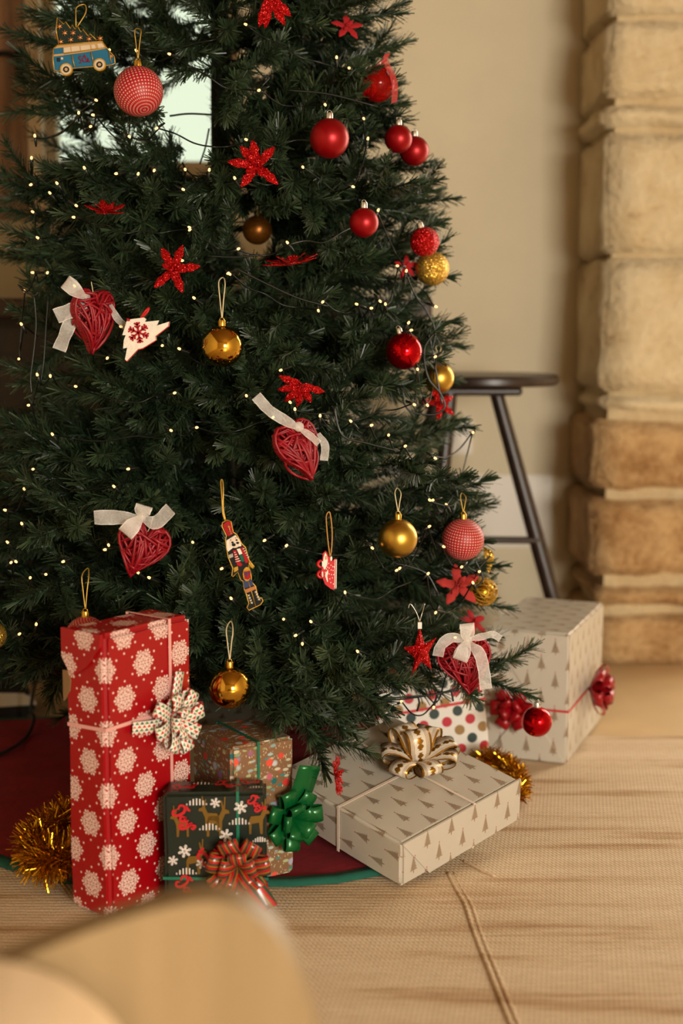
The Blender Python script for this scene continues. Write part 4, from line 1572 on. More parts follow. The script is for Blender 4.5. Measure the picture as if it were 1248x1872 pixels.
def heart(label, px, py, hpx, roll, yaw, seed, bows, knot, Y=None, sx=1.0):
    Y = Y or surfY(px, py, 0.05)
    c = at(px, py, Y)
    s = hpx / FPX * (c - CAM).dot(FW)
    o = root('wicker_heart', label, 'ornament', tuple(c), 'red wicker hearts with white bows')
    m = Matrix.Translation(c) @ Matrix.Rotation(math.radians(roll), 4, 'Y') @ Matrix.Rotation(math.radians(yaw), 4, 'Z')

    def W3(x, z, y):
        return m @ Vector((x * s * sx, y, z * s))
    r = random.Random(seed)
    n = len(HP)
    mb = MB()
    for k in range(3):
        mb.tube([W3(x * (0.98 - 0.03 * k) + r.uniform(-.008, .008), z * (0.98 - 0.03 * k) + r.uniform(-.008, .008), 0.005 * (k - 1)) for x, z in HP[::2]], 0.0022, 6, closed=True)
    mb.build('frame', M['wicker'], o)
    mb = MB()
    for k in range(84):
        i = r.randrange(n)
        j = (i + r.randrange(n // 5, n // 2)) % n
        sgn = -1 if k % 3 else 1
        bl = r.uniform(0.010, 0.019) * sgn
        a, b = HP[i], HP[j]
        pts = []
        for q in range(7):
            t = q / 6
            x = a[0] + (b[0] - a[0]) * t
            z = a[1] + (b[1] - a[1]) * t
            # keep strands inside the notch
            if z > 0.30 and abs(x) < 0.1:
                z = 0.30 - (0.1 - abs(x)) * 0.4
            pts.append(W3(x * 1.0, z, bl * math.sin(PI * t) ** 0.7))
        mb.tube(pts, r.uniform(0.0016, 0.0026), 5)
    # bound tip
    for k in range(6):
        z = -0.46 + 0.028 * k
        w = 0.03 + 0.016 * k
        mb.tube([W3(w * math.cos(q), z + 0.01 * math.sin(q + k), w * 0.55 * s * math.sin(q)) for q in [2 * PI * i / 10 for i in range(10)]], 0.002, 5, closed=True)
    mb.build('wicker_weave', M['wicker'], o)
    MB().tube(bez([W3(0, 0.33, 0), W3(0.02, 0.45, 0.002), W3(0.01, 0.62, 0.006)], 5), 0.0008, 5).build('hanging_loop', M['thread_cream'], o)
    kc = at(knot[0], knot[1], Y - 0.022)
    bo = MB().sphere(kc, 0.0075, 12).build('bow', M['organza'], o)
    sc_ = (c - CAM).dot(FW) / FPX
    for nm, path, wpx in bows:
        if nm == 'ribbon_loop':
            az, Lp = path
            a_ = math.radians(az)
            D_ = Vector((math.cos(a_), -0.45, math.sin(a_))).normalized()
            Wd_ = Vector((-math.sin(a_), 0, math.cos(a_)))
            Q_ = Wd_.cross(D_)
            P, ws = [], []
            for i in range(19):
                t = i / 18 * 2 * PI
                x = Lp * sc_ * (0.5 - 0.5 * math.cos(t))
                P.append(kc + D_ * x + Q_ * (Lp * sc_ * 0.26 * math.sin(t)))
                ws.append(wpx * sc_ * (0.3 + 0.7 * min(1, x / (0.55 * Lp * sc_))))
            MB().strip(P, [(Wd_ + D_ * 0.15 * math.sin(i * 0.7)).normalized() for i in range(19)], ws).build(nm, M['organza'], bo)
            continue
        P = []
        for q in path:
            dy = q[2] if len(q) > 2 else 0.0
            P.append(at(q[0], q[1], Y - 0.024 + dy))
        P = bez(P, 6)
        view = Vector((0, -1, 0))
        dirs = []
        for i in range(len(P)):
            t = (P[min(i + 1, len(P) - 1)] - P[max(0, i - 1)])
            t.y = 0
            d = t.cross(view)
            d = d.normalized() if d.length > 1e-6 else Vector((0, 0, 1))
            dirs.append((d + Vector((0, 0.35 * math.sin(i * 0.9), 0))).normalized())
        for i in range(1, len(dirs)):
            if dirs[i].dot(dirs[i - 1]) < 0:
                dirs[i] = -dirs[i]
        wm = wpx * sc_
        MB().strip(P, dirs, [wm * (0.45 + 0.55 * min(1, i / 5)) for i in range(len(P))]).build(nm, M['organza'], bo)
    for dx, dz in ((0, 0), (-0.25, 0.1), (0.25, 0.1), (0, 0.25), (0, -0.28)):
        q = proj(W3(dx, dz, 0))
        clear(q[0], q[1], hpx * 0.27, Y - 0.02)
    for nm, path, wpx in bows:
        for q in (path if nm != 'ribbon_loop' else [(knot[0] + path[1] * 0.6 * math.cos(math.radians(path[0])), knot[1] - path[1] * 0.6 * math.sin(math.radians(path[0])))]):
            clear(q[0], q[1], wpx * 0.5, Y - 0.03)
    return o


heart('red wicker heart turned sideways with white bow, beside the white felt tree', 168, 588, 116, 4, 54, 1, [
    ('ribbon_loop', (140, 46), 26),
    ('ribbon_tail', [(158, 558), (135, 566), (102, 578, -.006)], 28),
    ('ribbon_tail', [(138, 566, .01), (124, 600, .008), (108, 640, .004)], 25),
    ('ribbon_tail', [(202, 556, .03), (213, 580, .03), (230, 598, .028)], 13)], (156, 543), sx=0.78)
heart('red wicker heart hanging at a slant under the drooping poinsettia', 547, 826, 112, -22, 38, 2, [
    ('ribbon_tail', [(545, 782), (520, 768), (492, 750, -.004), (468, 724, -.01)], 20),
    ('ribbon_tail', [(545, 782), (565, 795), (583, 811, -.004)], 13),
    ('ribbon_tail', [(582, 792, .02), (594, 815, .025), (592, 842, .025)], 15)], (546, 780), sx=0.76)
heart('red wicker heart with a wide white bow above the snowflake gift', 256, 1006, 104, 22, 12, 3, [
    ('ribbon_tail', [(252, 948), (215, 946), (172, 946, -.004)], 27),
    ('ribbon_loop', (228, 44), 30),
    ('ribbon_loop', (70, 24), 30),
    ('ribbon_tail', [(258, 946), (285, 955), (312, 930, -.004)], 25)], (258, 944), sx=0.84)
heart('lowest red wicker heart with a white bow, before the polka dot gift', 850, 1217, 106, -8, 0, 4, [
    ('ribbon_tail', [(852, 1170), (825, 1166), (806, 1180, -.004), (800, 1200, .0)], 20),
    ('ribbon_tail', [(852, 1170), (880, 1164), (900, 1160, -.008), (915, 1168, -.006)], 13),
    ('ribbon_loop', (92, 36), 26),
    ('ribbon_loop', (248, 40), 26),
    ('ribbon_tail', [(858, 1176), (876, 1195, -.01), (884, 1225, -.012), (888, 1260, -.008)], 22)], (853, 1170), Y=2.17, sx=0.84)


# ornaments cut from felt and wood: outlines in zoomed pixel space
def shape(parent, name, pts, T, Y, thick, mat, smooth_n=0):
    q = [T(*p) for p in pts]
    P = [at(x, y, Y) for x, y in q]
    if smooth_n:
        P = bez(P + [P[0]], smooth_n)[:-1]
    return MB().prism(P, (0, thick, 0)).build(name, mat, parent, smooth=False)


def cord(parent, name, pts, T, Y, r, mat, closed=False):
    P = [at(*T(*p), Y) for p in pts]
    return MB().tube(P, r, 5, closed=closed).build(name, mat, parent)


def disc(cx_, cy_, r, n=20, sq=1.0):
    return [(cx_ + r * math.cos(2 * PI * k / n), cy_ + r * sq * math.sin(2 * PI * k / n)) for k in range(n)]


# camper van
Y = 2.12
T = lambda x, y: (90 + x / 9.6, 20 + y / 9.6)
van = root('camper_van_ornament', 'embroidered blue and white camper van ornament carrying a fir tree', 'ornament', tuple(at(150, 95, Y)))
body = [(75, 655), (150, 600), (930, 530), (1000, 640), (1050, 700), (1140, 800), (1155, 920), (1080, 950), (430, 1005), (150, 1060), (90, 1040), (65, 850)]
shape(van, 'van_body', body, T, Y, 0.008, M['emb_blue'])
shape(van, 'roof_band', [(85, 655), (150, 600), (930, 530), (1010, 655), (830, 690), (560, 735), (250, 775), (245, 640), (90, 660)], T, Y - 0.0012, 0.003, M['emb_tan'])
shape(van, 'body_stripe', [(70, 765), (250, 745), (255, 780), (72, 800)], T, Y - 0.0012, 0.003, M['emb_tan'])
for a in ([(255, 650), (365, 630), (380, 725), (262, 745)], [(385, 625), (525, 612), (540, 705), (392, 722)], [(545, 612), (710, 598), (725, 690), (556, 705)], [(735, 598), (795, 590), (825, 670), (748, 685)], [(840, 580), (920, 568), (985, 640), (862, 662)]):
    shape(van, 'window', a, T, Y - 0.002, 0.003, M['grey_felt'])
cords = MB()
for pl in (body + [body[0]], [(395, 770), (445, 985)], [(735, 725), (770, 890)], [(1050, 700), (1085, 905)], [(255, 745), (560, 705), (830, 665), (1000, 640)], [(150, 600), (930, 530)]):
    cords.tube([at(*T(*p), Y - 0.002) for p in pl], 0.0008, 5)
cords.build('gold_outline', M['emb_gold'], van)
for wx, wy in ((295, 1025), (880, 940)):
    wh = shape(van, 'wheel', disc(wx, wy, 112), T, Y - 0.003, 0.006, M['emb_gold'])
    shape(wh, 'tyre_wall', disc(wx, wy, 90), T, Y - 0.0042, 0.003, M['grey_felt'])
    shape(wh, 'hub', disc(wx, wy, 54), T, Y - 0.0052, 0.003, M['emb_black'])
    shape(wh, 'hub_cap', disc(wx, wy, 28), T, Y - 0.006, 0.003, M['emb_tan'])
shape(van, 'headlight', [(1065, 770), (1110, 775), (1112, 815), (1070, 810)], T, Y - 0.0025, 0.003, M['emb_copper'])
shape(van, 'tail_light', [(135, 820), (180, 820), (185, 885), (140, 885)], T, Y - 0.0025, 0.003, M['emb_black'])
shape(van, 'filler_cap', disc(222, 833, 22, 10), T, Y - 0.0025, 0.003, M['grey_felt'])
let = MB()
for pl in ([(565, 800), (530, 795), (520, 830), (555, 860), (565, 895), (525, 915)], disc(620, 850, 38, 12) + [(658, 850)], [(600, 800), (620, 775), (640, 800)], [(660, 900), (680, 830), (700, 900)], [(668, 875), (715, 885)]):
    let.tube([at(*T(*p), Y - 0.001) for p in pl], 0.0009, 5)
let.build('lettering', plain('plum_thread', (120, 32, 60), 0.8), van)
shape(van, 'fir_tree', [(170, 590), (120, 330), (140, 120), (250, 230), (290, 190), (375, 310), (405, 245), (455, 320), (495, 265), (560, 375), (590, 320), (680, 440), (715, 400), (830, 510), (830, 545)], T, Y + 0.002, 0.005, M['emb_dgreen'])
cord(van, 'gold_outline', [(170, 590), (120, 330), (140, 120), (250, 230), (290, 190), (375, 310), (405, 245), (455, 320), (495, 265), (560, 375), (590, 320), (680, 440), (715, 400), (830, 510)], T, Y + 0.0015, 0.0009, M['emb_gold'])
shape(van, 'tree_stump', [(90, 390), (160, 400), (165, 500), (105, 490)], T, Y + 0.002, 0.005, plain('brown_felt', (92, 54, 26), 0.9))
bd = MB()
for x, y in ((180, 270), (270, 385), (415, 385), (200, 540), (375, 505), (540, 465), (695, 490), (890, 480)):
    for k in range(3):
        a = k * PI / 3 + 0.5
        bd.tube([at(*T(x + 50 * math.cos(a), y + 50 * math.sin(a)), Y - 0.0005), at(*T(x - 50 * math.cos(a), y - 50 * math.sin(a)), Y - 0.0005)], 0.0008, 5)
bd.build('bead_stars', M['emb_copper'], van)
MB().tube(bez([at(*T(470, 280), Y), at(*T(468, 100), Y), at(*T(480, -60), Y + 0.01), at(*T(620, -110), Y + 0.015), at(*T(640, 30), Y + 0.005), at(*T(500, 265), Y)], 6), 0.0009, 5).build('hanging_loop', M['thread_gold'], van)
for x, y in ((115, 95), (150, 100), (185, 100), (120, 60), (140, 70), (165, 75), (135, 40)):
    clear(x, y, 22, Y)

# nutcracker
Y = surfY(440, 1035, 0.05)
T = lambda x, y: (380 + x / 9.36, 930 + y / 9.36)
nc = root('nutcracker_ornament', 'embroidered nutcracker soldier ornament with a tall red hat', 'ornament', tuple(at(440, 1035, Y)))
outl_ = [(250, 235), (330, 195), (395, 220), (430, 400), (490, 440), (575, 600), (640, 660), (700, 880), (790, 990), (770, 1020), (690, 970), (720, 1060), (740, 1160), (740, 1250), (815, 1330), (850, 1520), (920, 1530), (940, 1580), (900, 1640), (700, 1740), (665, 1690), (700, 1620), (650, 1450), (620, 1380), (600, 1240), (560, 1220), (510, 1080), (430, 1165), (405, 1140), (425, 1020), (345, 830), (320, 690), (300, 540), (315, 460), (235, 300)]
shape(nc, 'felt_body', outl_, T, Y, 0.008, M['emb_black'])
cord(nc, 'gold_outline', outl_, T, Y - 0.0003, 0.0010, M['emb_gold'], closed=True)
shape(nc, 'hat', [(250, 280), (330, 215), (390, 235), (435, 430), (345, 475), (290, 370)], T, Y - 0.0015, 0.003, M['felt_red'])
shape(nc, 'hair', [(315, 545), (470, 450), (560, 580), (570, 640), (440, 660), (345, 735), (325, 700)], T, Y - 0.0012, 0.003, M['felt_white'])
shape(nc, 'face', disc(460, 580, 92, 18, 1.0), T, Y - 0.0022, 0.003, plain('pale_skin_felt', (222, 200, 176), 0.9))
ey = MB()
for x, y, r_ in ((420, 578, 22), (490, 538, 18), (440, 618, 34), (508, 585, 26)):
    ey.prism([at(*T(*p), Y - 0.003) for p in disc(x, y, r_, 10, 0.8)], (0, 0.001, 0))
ey.build('eyes_and_moustache', M['emb_black'], nc, smooth=False)
fl = MB()
for pl in ([(330, 275), (390, 330)], [(320, 320), (370, 300)], [(350, 380), (400, 400)], [(365, 430), (415, 420)], [(340, 270), (395, 425)], [(400, 545), (385, 530)], [(470, 495), (478, 505)]):
    fl.tube([at(*T(*p), Y - 0.0024) for p in pl], 0.0009, 5)
fl.build('gold_stitching', M['emb_copper'], nc)
shape(nc, 'hat_brim', [(320, 490), (455, 430), (465, 450), (330, 515)], T, Y - 0.0028, 0.002, M['emb_black'])
shape(nc, 'jacket', [(425, 720), (480, 705), (540, 900), (590, 960), (560, 990), (500, 970)], T, Y - 0.0018, 0.003, M['felt_red'])
shape(nc, 'jacket', [(555, 670), (600, 650), (690, 860), (690, 920), (640, 930), (600, 800)], T, Y - 0.0018, 0.003, M['felt_red'])
shape(nc, 'beard', [(490, 690), (550, 680), (590, 770), (535, 790)], T, Y - 0.0022, 0.003, M['felt_white'])
shape(nc, 'waistcoat', [(535, 800), (590, 785), (625, 900), (575, 910)], T, Y - 0.002, 0.003, M['emb_green'])
bt = MB()
for i in range(5):
    for (x0_, y0_, x1_, y1_) in ((445, 750 + 40 * i, 470 + 14 * i, 745 + 35 * i), (590 + 14 * i, 690 + 36 * i, 625 + 12 * i, 680 + 36 * i)):
        bt.tube([at(*T(x0_ + 6 * i, y0_), Y - 0.0034), at(*T(x1_ + 8 * i, y1_), Y - 0.0034)], 0.0007, 5)
for i in range(4):
    bt.tube([at(*T(360 + 18 * i, 790 - 8 * i), Y - 0.001), at(*T(372 + 18 * i, 850 - 8 * i), Y - 0.001)], 0.0006, 5)
for i in range(4):
    for x, y in ((690, 1470), (815, 1410)):
        bt.tube([at(*T(x + 18 * i - 14, y + 42 * i), Y - 0.001), at(*T(x + 18 * i + 22, y + 42 * i + 30), Y - 0.001)], 0.0005, 5)
        bt.tube([at(*T(x + 18 * i + 22, y + 42 * i), Y - 0.001), at(*T(x + 18 * i - 14, y + 42 * i + 30), Y - 0.001)], 0.0005, 5)
bt.build('silver_braid', M['felt_white'], nc)
shape(nc, 'hand', [(440, 1010), (510, 985), (520, 1050), (450, 1090)], T, Y - 0.0015, 0.003, M['emb_gold'])
shape(nc, 'hand', [(700, 900), (780, 985), (760, 1010), (695, 955)], T, Y - 0.0015, 0.003, M['emb_gold'])
dr = shape(nc, 'drum', disc(665, 1120, 70, 18, 1.75), T, Y - 0.003, 0.004, M['emb_gold'])
shape(dr, 'drum_side', [(610, 1080), (720, 1060), (730, 1170), (690, 1215), (630, 1200)], T, Y - 0.0042, 0.002, M['felt_red'])
shape(dr, 'drum_triangle', [(620, 1095), (680, 1085), (660, 1180)], T, Y - 0.005, 0.002, M['emb_navy'])
shape(dr, 'drum_triangle', [(695, 1075), (725, 1070), (715, 1140)], T, Y - 0.005, 0.002, M['emb_navy'])
shape(nc, 'trousers', [(600, 1240), (740, 1210), (780, 1310), (620, 1370)], T, Y - 0.0012, 0.002, M['emb_navy'])
shape(nc, 'boot_cuff', [(620, 1390), (805, 1320), (825, 1375), (640, 1450)], T, Y - 0.002, 0.003, M['emb_copper'])
cord(nc, 'gold_seam', [(690, 1240), (745, 1420), (815, 1670)], T, Y - 0.001, 0.0008, M['emb_gold'])
MB().tube(bez([at(*T(290, 200), Y), at(*T(250, 60), Y), at(*T(240, -160), Y), at(*T(220, -460), Y + 0.012), at(*T(250, -480), Y + 0.014), at(*T(262, -300), Y + 0.002), at(*T(262, 0), Y), at(*T(300, 195), Y)], 6), 0.0010, 5).build('hanging_loop', M['thread_gold'], nc)
for k in range(8):
    clear(412 + k * 8.5, 962 + k * 20, 24, Y)
for k in range(3):
    clear(405, 905 + k * 20, 8, Y)

# wooden sleigh with a bearded man
Y = surfY(600, 1040, 0.05)
T = lambda x, y: (560 + x / 11.7, 930 + y / 11.7)
sl = root('sleigh_ornament', 'red wooden sleigh ornament with a white-bearded rider', 'ornament', tuple(at(600, 1040, Y)))
shape(sl, 'sleigh', [(350, 960), (400, 915), (440, 950), (470, 1030), (500, 1020), (540, 1130), (600, 1080), (650, 1090), (640, 1660), (600, 1730), (520, 1715), (400, 1620), (345, 1480), (300, 1420), (300, 1400), (330, 1270), (340, 1130)], T, Y, 0.01, M['paint_red'])
shape(sl, 'runner_edge', [(600, 1080), (650, 1090), (640, 1660), (600, 1730)], T, Y + 0.006, 0.008, M['paint_white'])
for a, b in ((604, 617), (636, 650)):
    shape(sl, 'stripe', [(a, 1085), (b, 1085), (b - 8, 1690), (a - 10, 1720)], T, Y - 0.0008, 0.001, M['paint_white'])
shape(sl, 'beard', [(400, 935), (440, 1010), (455, 1100), (445, 1200), (400, 1290), (375, 1300), (350, 1220), (365, 1050)], T, Y - 0.0012, 0.002, M['paint_white'])
shape(sl, 'face', [(395, 1030), (430, 1000), (440, 1080), (405, 1100)], T, Y - 0.002, 0.002, M['paint_skin'])
shape(sl, 'mitten_trim', [(460, 1300), (465, 1370), (445, 1440), (460, 1560), (445, 1570), (400, 1440), (405, 1390)], T, Y - 0.0012, 0.002, M['paint_white'])
shape(sl, 'bobble', disc(530, 1070, 22, 12, 2.3), T, Y - 0.0012, 0.003, M['paint_white'])
for cy_ in (1180, 1400):
    P = [(330, cy_ - 70), (275, cy_ - 50), (245, cy_ + 10), (280, cy_ + 60), (340, cy_ + 70)]
    MB().tube(bez([at(*T(*p), Y + 0.005) for p in P], 5), 0.0024, 6).build('arm', M['paint_red'], sl)
    shape(sl, 'cuff', [(330, cy_ - 60), (355, cy_ - 50), (358, cy_ + 50), (335, cy_ + 65)], T, Y - 0.001, 0.003, M['paint_white'])
dt = MB()
rr_ = random.Random(2)
for x, y in ((475, 1170), (525, 1210), (565, 1240), (485, 1270), (530, 1310), (570, 1320), (485, 1395), (535, 1410), (580, 1410), (500, 1500), (555, 1480), (520, 1580), (575, 1610), (450, 1250), (425, 1290), (595, 1245), (405, 1360)):
    dt.prism([at(*T(*p), Y - 0.0006) for p in disc(x, y, 10, 6, 1.4)], (0, 0.001, 0))
dt.build('painted_dots', M['paint_white'], sl, smooth=False)
MB().tube(bez([at(*T(500, 1010), Y), at(*T(460, 700), Y), at(*T(425, 300), Y + 0.002), at(*T(430, 130), Y + 0.01), at(*T(500, 90), Y + 0.015), at(*T(545, 460), Y + 0.006), at(*T(540, 800), Y), at(*T(512, 1010), Y)], 6), 0.0010, 5).build('hanging_loop', M['thread_jute'], sl)
for y in (1018, 1040, 1062):
    clear(601, y, 24, Y)
for y in (950, 975, 1000):
    clear(602, y, 8, Y)

# white felt tree
Y = surfY(262, 612, 0.05)
T = lambda x, y: (x / 2.971, 400 + y / 2.971)
ft = root('felt_tree_ornament', 'white felt fir tree ornament with a red snowflake, beside the wicker heart', 'ornament', tuple(at(262, 612, Y)))
pts = [(690, 548), (780, 536), (792, 545), (785, 560), (862, 552), (850, 580), (920, 558), (915, 585), (845, 640), (848, 660), (775, 705), (750, 710), (690, 775), (678, 765), (690, 700), (668, 705), (672, 660), (682, 632), (664, 632)]
shape(ft, 'felt_tree', pts, T, Y, 0.008, M['felt_white'])
cord(ft, 'red_stitching', [pts[i] for i in (13, 12, 11, 10, 9, 8, 7, 6)], T, Y - 0.0002, 0.0007, M['thread_red'])
sf = MB()
cx_, cy_ = 752, 618
for k in range(6):
    a = k * PI / 3 + 0.35
    dx, dy = math.cos(a), math.sin(a)
    R_ = 58
    def seg3(ax, ay, bx, by, w=5.5):
        L_ = math.hypot(bx - ax, by - ay)
        nx_, ny_ = -(by - ay) / L_ * w, (bx - ax) / L_ * w
        sf.prism([at(*T(px_, py_), Y - 0.001) for px_, py_ in ((ax + nx_, ay + ny_), (bx + nx_, by + ny_), (bx - nx_, by - ny_), (ax - nx_, ay - ny_))], (0, 0.0015, 0))
    seg3(cx_, cy_, cx_ + dx * R_, cy_ + dy * R_)
    for f_ in (0.45, 0.72):
        for s_ in (1, -1):
            b_ = a + s_ * 0.9
            seg3(cx_ + dx * R_ * f_, cy_ + dy * R_ * f_, cx_ + dx * R_ * f_ + math.cos(b_) * 20, cy_ + dy * R_ * f_ + math.sin(b_) * 20, 4.5)
sf.build('felt_snowflake', M['felt_red'], ft, smooth=False)
shape(ft, 'bow', [(688, 540), (706, 545), (704, 556), (690, 556)], T, Y - 0.002, 0.003, M['felt_red'])
MB().tube(bez([at(*T(765, 536), Y + 0.003), at(*T(790, 500), Y), at(*T(808, 485), Y + 0.004), at(*T(800, 505), Y + 0.002), at(*T(775, 532), Y + 0.003)], 5), 0.0016, 5).build('hanging_loop', M['thread_red'], ft)
for x, y in ((245, 600), (235, 630), (270, 605), (295, 598), (255, 620)):
    clear(x, y, 22, Y)

# ------------------------------------------------------------------ string lights
BP = []
for s, ox, oy, L in (
    (2.971, 0, 0, [(597, 272), (747, 283), (929, 296), (515, 540), (427, 620), (515, 625), (487, 690), (697, 738), (857, 692), (190, 747), (170, 866), (462, 920), (640, 942), (747, 952), (840, 920), (175, 1000), (315, 1003), (277, 1056), (407, 1112), (183, 1154), (410, 1181), (987, 1025), (1003, 915), (1135, 932), (1037, 1242)]),
    (2.836, 400, 0, [(147, 130), (216, 465), (610, 307), (677, 355), (547, 538), (748, 611), (770, 728), (150, 727), (432, 862), (86, 932), (687, 965), (822, 1098)]),
    (2.971, 0, 400, [(212, 108), (187, 292), (254, 298), (127, 387), (120, 580), (101, 763), (205, 855), (272, 846), (404, 909), (586, 752), (884, 687), (982, 710), (1061, 436), (1037, 53), (941, 948), (923, 1146), (1062, 1134), (290, 1178), (160, 1012), (981, 227), (1243, 296), (649, 583), (412, 372)]),
    (2.496, 400, 400, [(317, 115), (82, 140), (50, 245), (820, 215), (853, 245), (477, 375), (452, 414), (635, 392), (731, 371), (760, 395), (689, 408), (983, 398), (861, 480), (870, 510), (993, 625), (905, 682), (948, 845), (885, 845), (290, 688), (127, 811), (250, 902), (347, 876), (461, 906), (607, 929), (689, 944), (773, 990), (980, 1088), (846, 1040), (18, 655), (320, 832)]),
    (2.971, 0, 820, [(175, 113), (133, 225), (37, 337), (122, 415), (47, 515), (56, 623), (80, 608), (163, 706), (245, 683), (353, 610), (587, 518), (580, 548), (1048, 512), (818, 706), (745, 672), (757, 680), (196, 962), (99, 1012), (706, 110), (625, 212), (1212, 648)]),
    (3.12, 360, 850, [(394, 425), (503, 467), (198, 767), (495, 882), (653, 898), (570, 968), (600, 1013), (845, 735), (1147, 596), (992, 467), (920, 1070)]),
    (4.16, 660, 880, [(514, 135), (555, 140), (652, 187), (507, 349), (283, 670), (500, 710), (615, 490), (770, 645), (892, 688), (853, 780), (570, 990), (722, 1188)]),
    (1, 0, 0, [(732, 1283), (793, 1291), (865, 790)])):
    BP += [(ox + x / s, oy + y / s) for x, y in L]
sl_ = root('string_lights', 'warm white string of lights on dark green cable wound round the tree', 'string lights', (TX, TY, 0.9))
bpos = []
for px, py in BP:
    Y = surfY(px, py, 0.012)
    if px > 720 and py < 860: Y = min(Y, 2.42)
    if py > 1270: Y = 2.2
    bpos.append((px, py, Y, at(px, py, Y)))
src = None
r_ = random.Random(9)
for k, (px, py, Y, P) in enumerate(bpos):
    d = Vector((r_.uniform(-1, 1), -0.5, r_.uniform(-0.6, 1))).normalized()
    q = d.to_track_quat('Z', 'Y')
    if src is None:
        sb_ = MB().lathe([(1e-4, 0.0), (0.0018, 0.001), (0.002, 0.003), (0.0014, 0.0052), (1e-4, 0.006)], 8)
        b0 = bpy.data.meshes.new('bulb')
        src = sb_.build('bulb', M['bulb'])
        sk0 = MB().lathe([(1e-4, -0.015), (0.0013, -0.015), (0.0021, -0.008), (0.0021, 0.001), (1e-4, 0.001)], 8).build('socket', M['cable'])
        bo, so = src, sk0
    else:
        bo, so = src.copy(), sk0.copy()
        COL.objects.link(bo); COL.objects.link(so)
    for o_ in (bo, so):
        o_.parent = sl_
        o_.rotation_mode = 'QUATERNION'
        o_.rotation_quaternion = q
        o_.location = P - Vector(sl_['_o'])
    clear(px, py, 5, Y)
# cable: joins the bulbs row by row, drooping between them
rows = {}
for b_ in bpos:
    rows.setdefault(int(b_[1] // 95), []).append(b_)
order = []
for i, k in enumerate(sorted(rows)):
    order += sorted(rows[k], key=lambda b_: b_[0], reverse=bool(i % 2))
for a, b in zip(order[:-1], order[1:]):
    n_ = max(3, int(math.hypot(a[0] - b[0], a[1] - b[1]) / 30))
    if math.hypot(a[0] - b[0], a[1] - b[1]) > 260: continue
    pts = [a[3] + Vector((0, 0.012, 0))]
    for i in range(1, n_):
        t = i / n_
        x, y = a[0] + (b[0] - a[0]) * t, a[1] + (b[1] - a[1]) * t + 18 * math.sin(PI * t) + r_.uniform(-6, 6)
        pts.append(at(x, y, surfY(x, y, -0.055 + r_.uniform(-0.02, 0.02))))
    pts.append(b[3] + Vector((0, 0.012, 0)))
    MB().tube(bez(pts, 4), 0.0013, 5).build('cable', M['cable'], sl_)
for pl, Y in (([(62, 538), (66, 590), (62, 640), (56, 690), (58, 720)], 2.2), ([(40, 530), (62, 540), (70, 534)], 2.2), ([(88, 545), (84, 600), (80, 660), (74, 700)], 2.22),
              ([(380, 468), (430, 470), (475, 466)], 2.2), ([(430, 490), (490, 520), (545, 545), (600, 560)], 2.12), ([(365, 300), (375, 270), (382, 235)], 2.45), ([(310, 212), (345, 208), (392, 210)], 2.4),
              ([(455, 110), (480, 138), (492, 142), (478, 158)], 2.35), ([(525, 165), (600, 172), (690, 195)], 2.3),
              ([(792, 610), (775, 640), (782, 690), (805, 720), (812, 745), (790, 758), (750, 752), (735, 730)], 2.34), ([(780, 600), (790, 640), (800, 700), (808, 740)], 2.36), ([(758, 540), (780, 570), (795, 605), (790, 640)], 2.36),
              ([(610, 745), (625, 795), (670, 810), (730, 825)], 2.1), ([(700, 1278), (740, 1274), (790, 1270), (838, 1258)], 2.18), ([(702, 1281), (745, 1277), (800, 1268), (836, 1262)], 2.185), ([(800, 1268), (796, 1280), (793, 1290)], 2.18), ([(764, 1274), (766, 1286), (762, 1300)], 2.18), ([(824, 1262), (826, 1270), (828, 1282)], 2.18), ([(868, 1025), (876, 1040), (882, 1060), (868, 1075)], 2.25), ([(874, 1040), (885, 1028), (896, 1016)], 2.25), ([(780, 915), (820, 925), (835, 915)], 2.2), ([(720, 1030), (750, 1036), (780, 1050), (800, 1085)], 2.16)):
    MB().tube(bez([at(x, y, Y) for x, y in pl], 6), 0.0016, 6).build('cable', M['cable'], sl_)

# ------------------------------------------------------------------ the tree
tree = root('christmas_tree', 'dark green artificial Christmas tree with ornaments and warm lights', 'tree', (TX, TY, 0))
ztop = 2.05
trunk = MB().tube([(TX, TY, 0.05), (TX, TY, 1.0), (TX, TY, ztop)], [0.02, 0.018, 0.012], 10).build('trunk', M['bark'], tree)
st_ = MB()
for k in range(3):
    a = k * 2 * PI / 3 + 0.5
    st_.tube([(TX, TY, 0.09), (TX + 0.2 * math.cos(a), TY + 0.2 * math.sin(a), 0.025)], 0.012, 8)
st_.build('stand', M['iron'], tree)


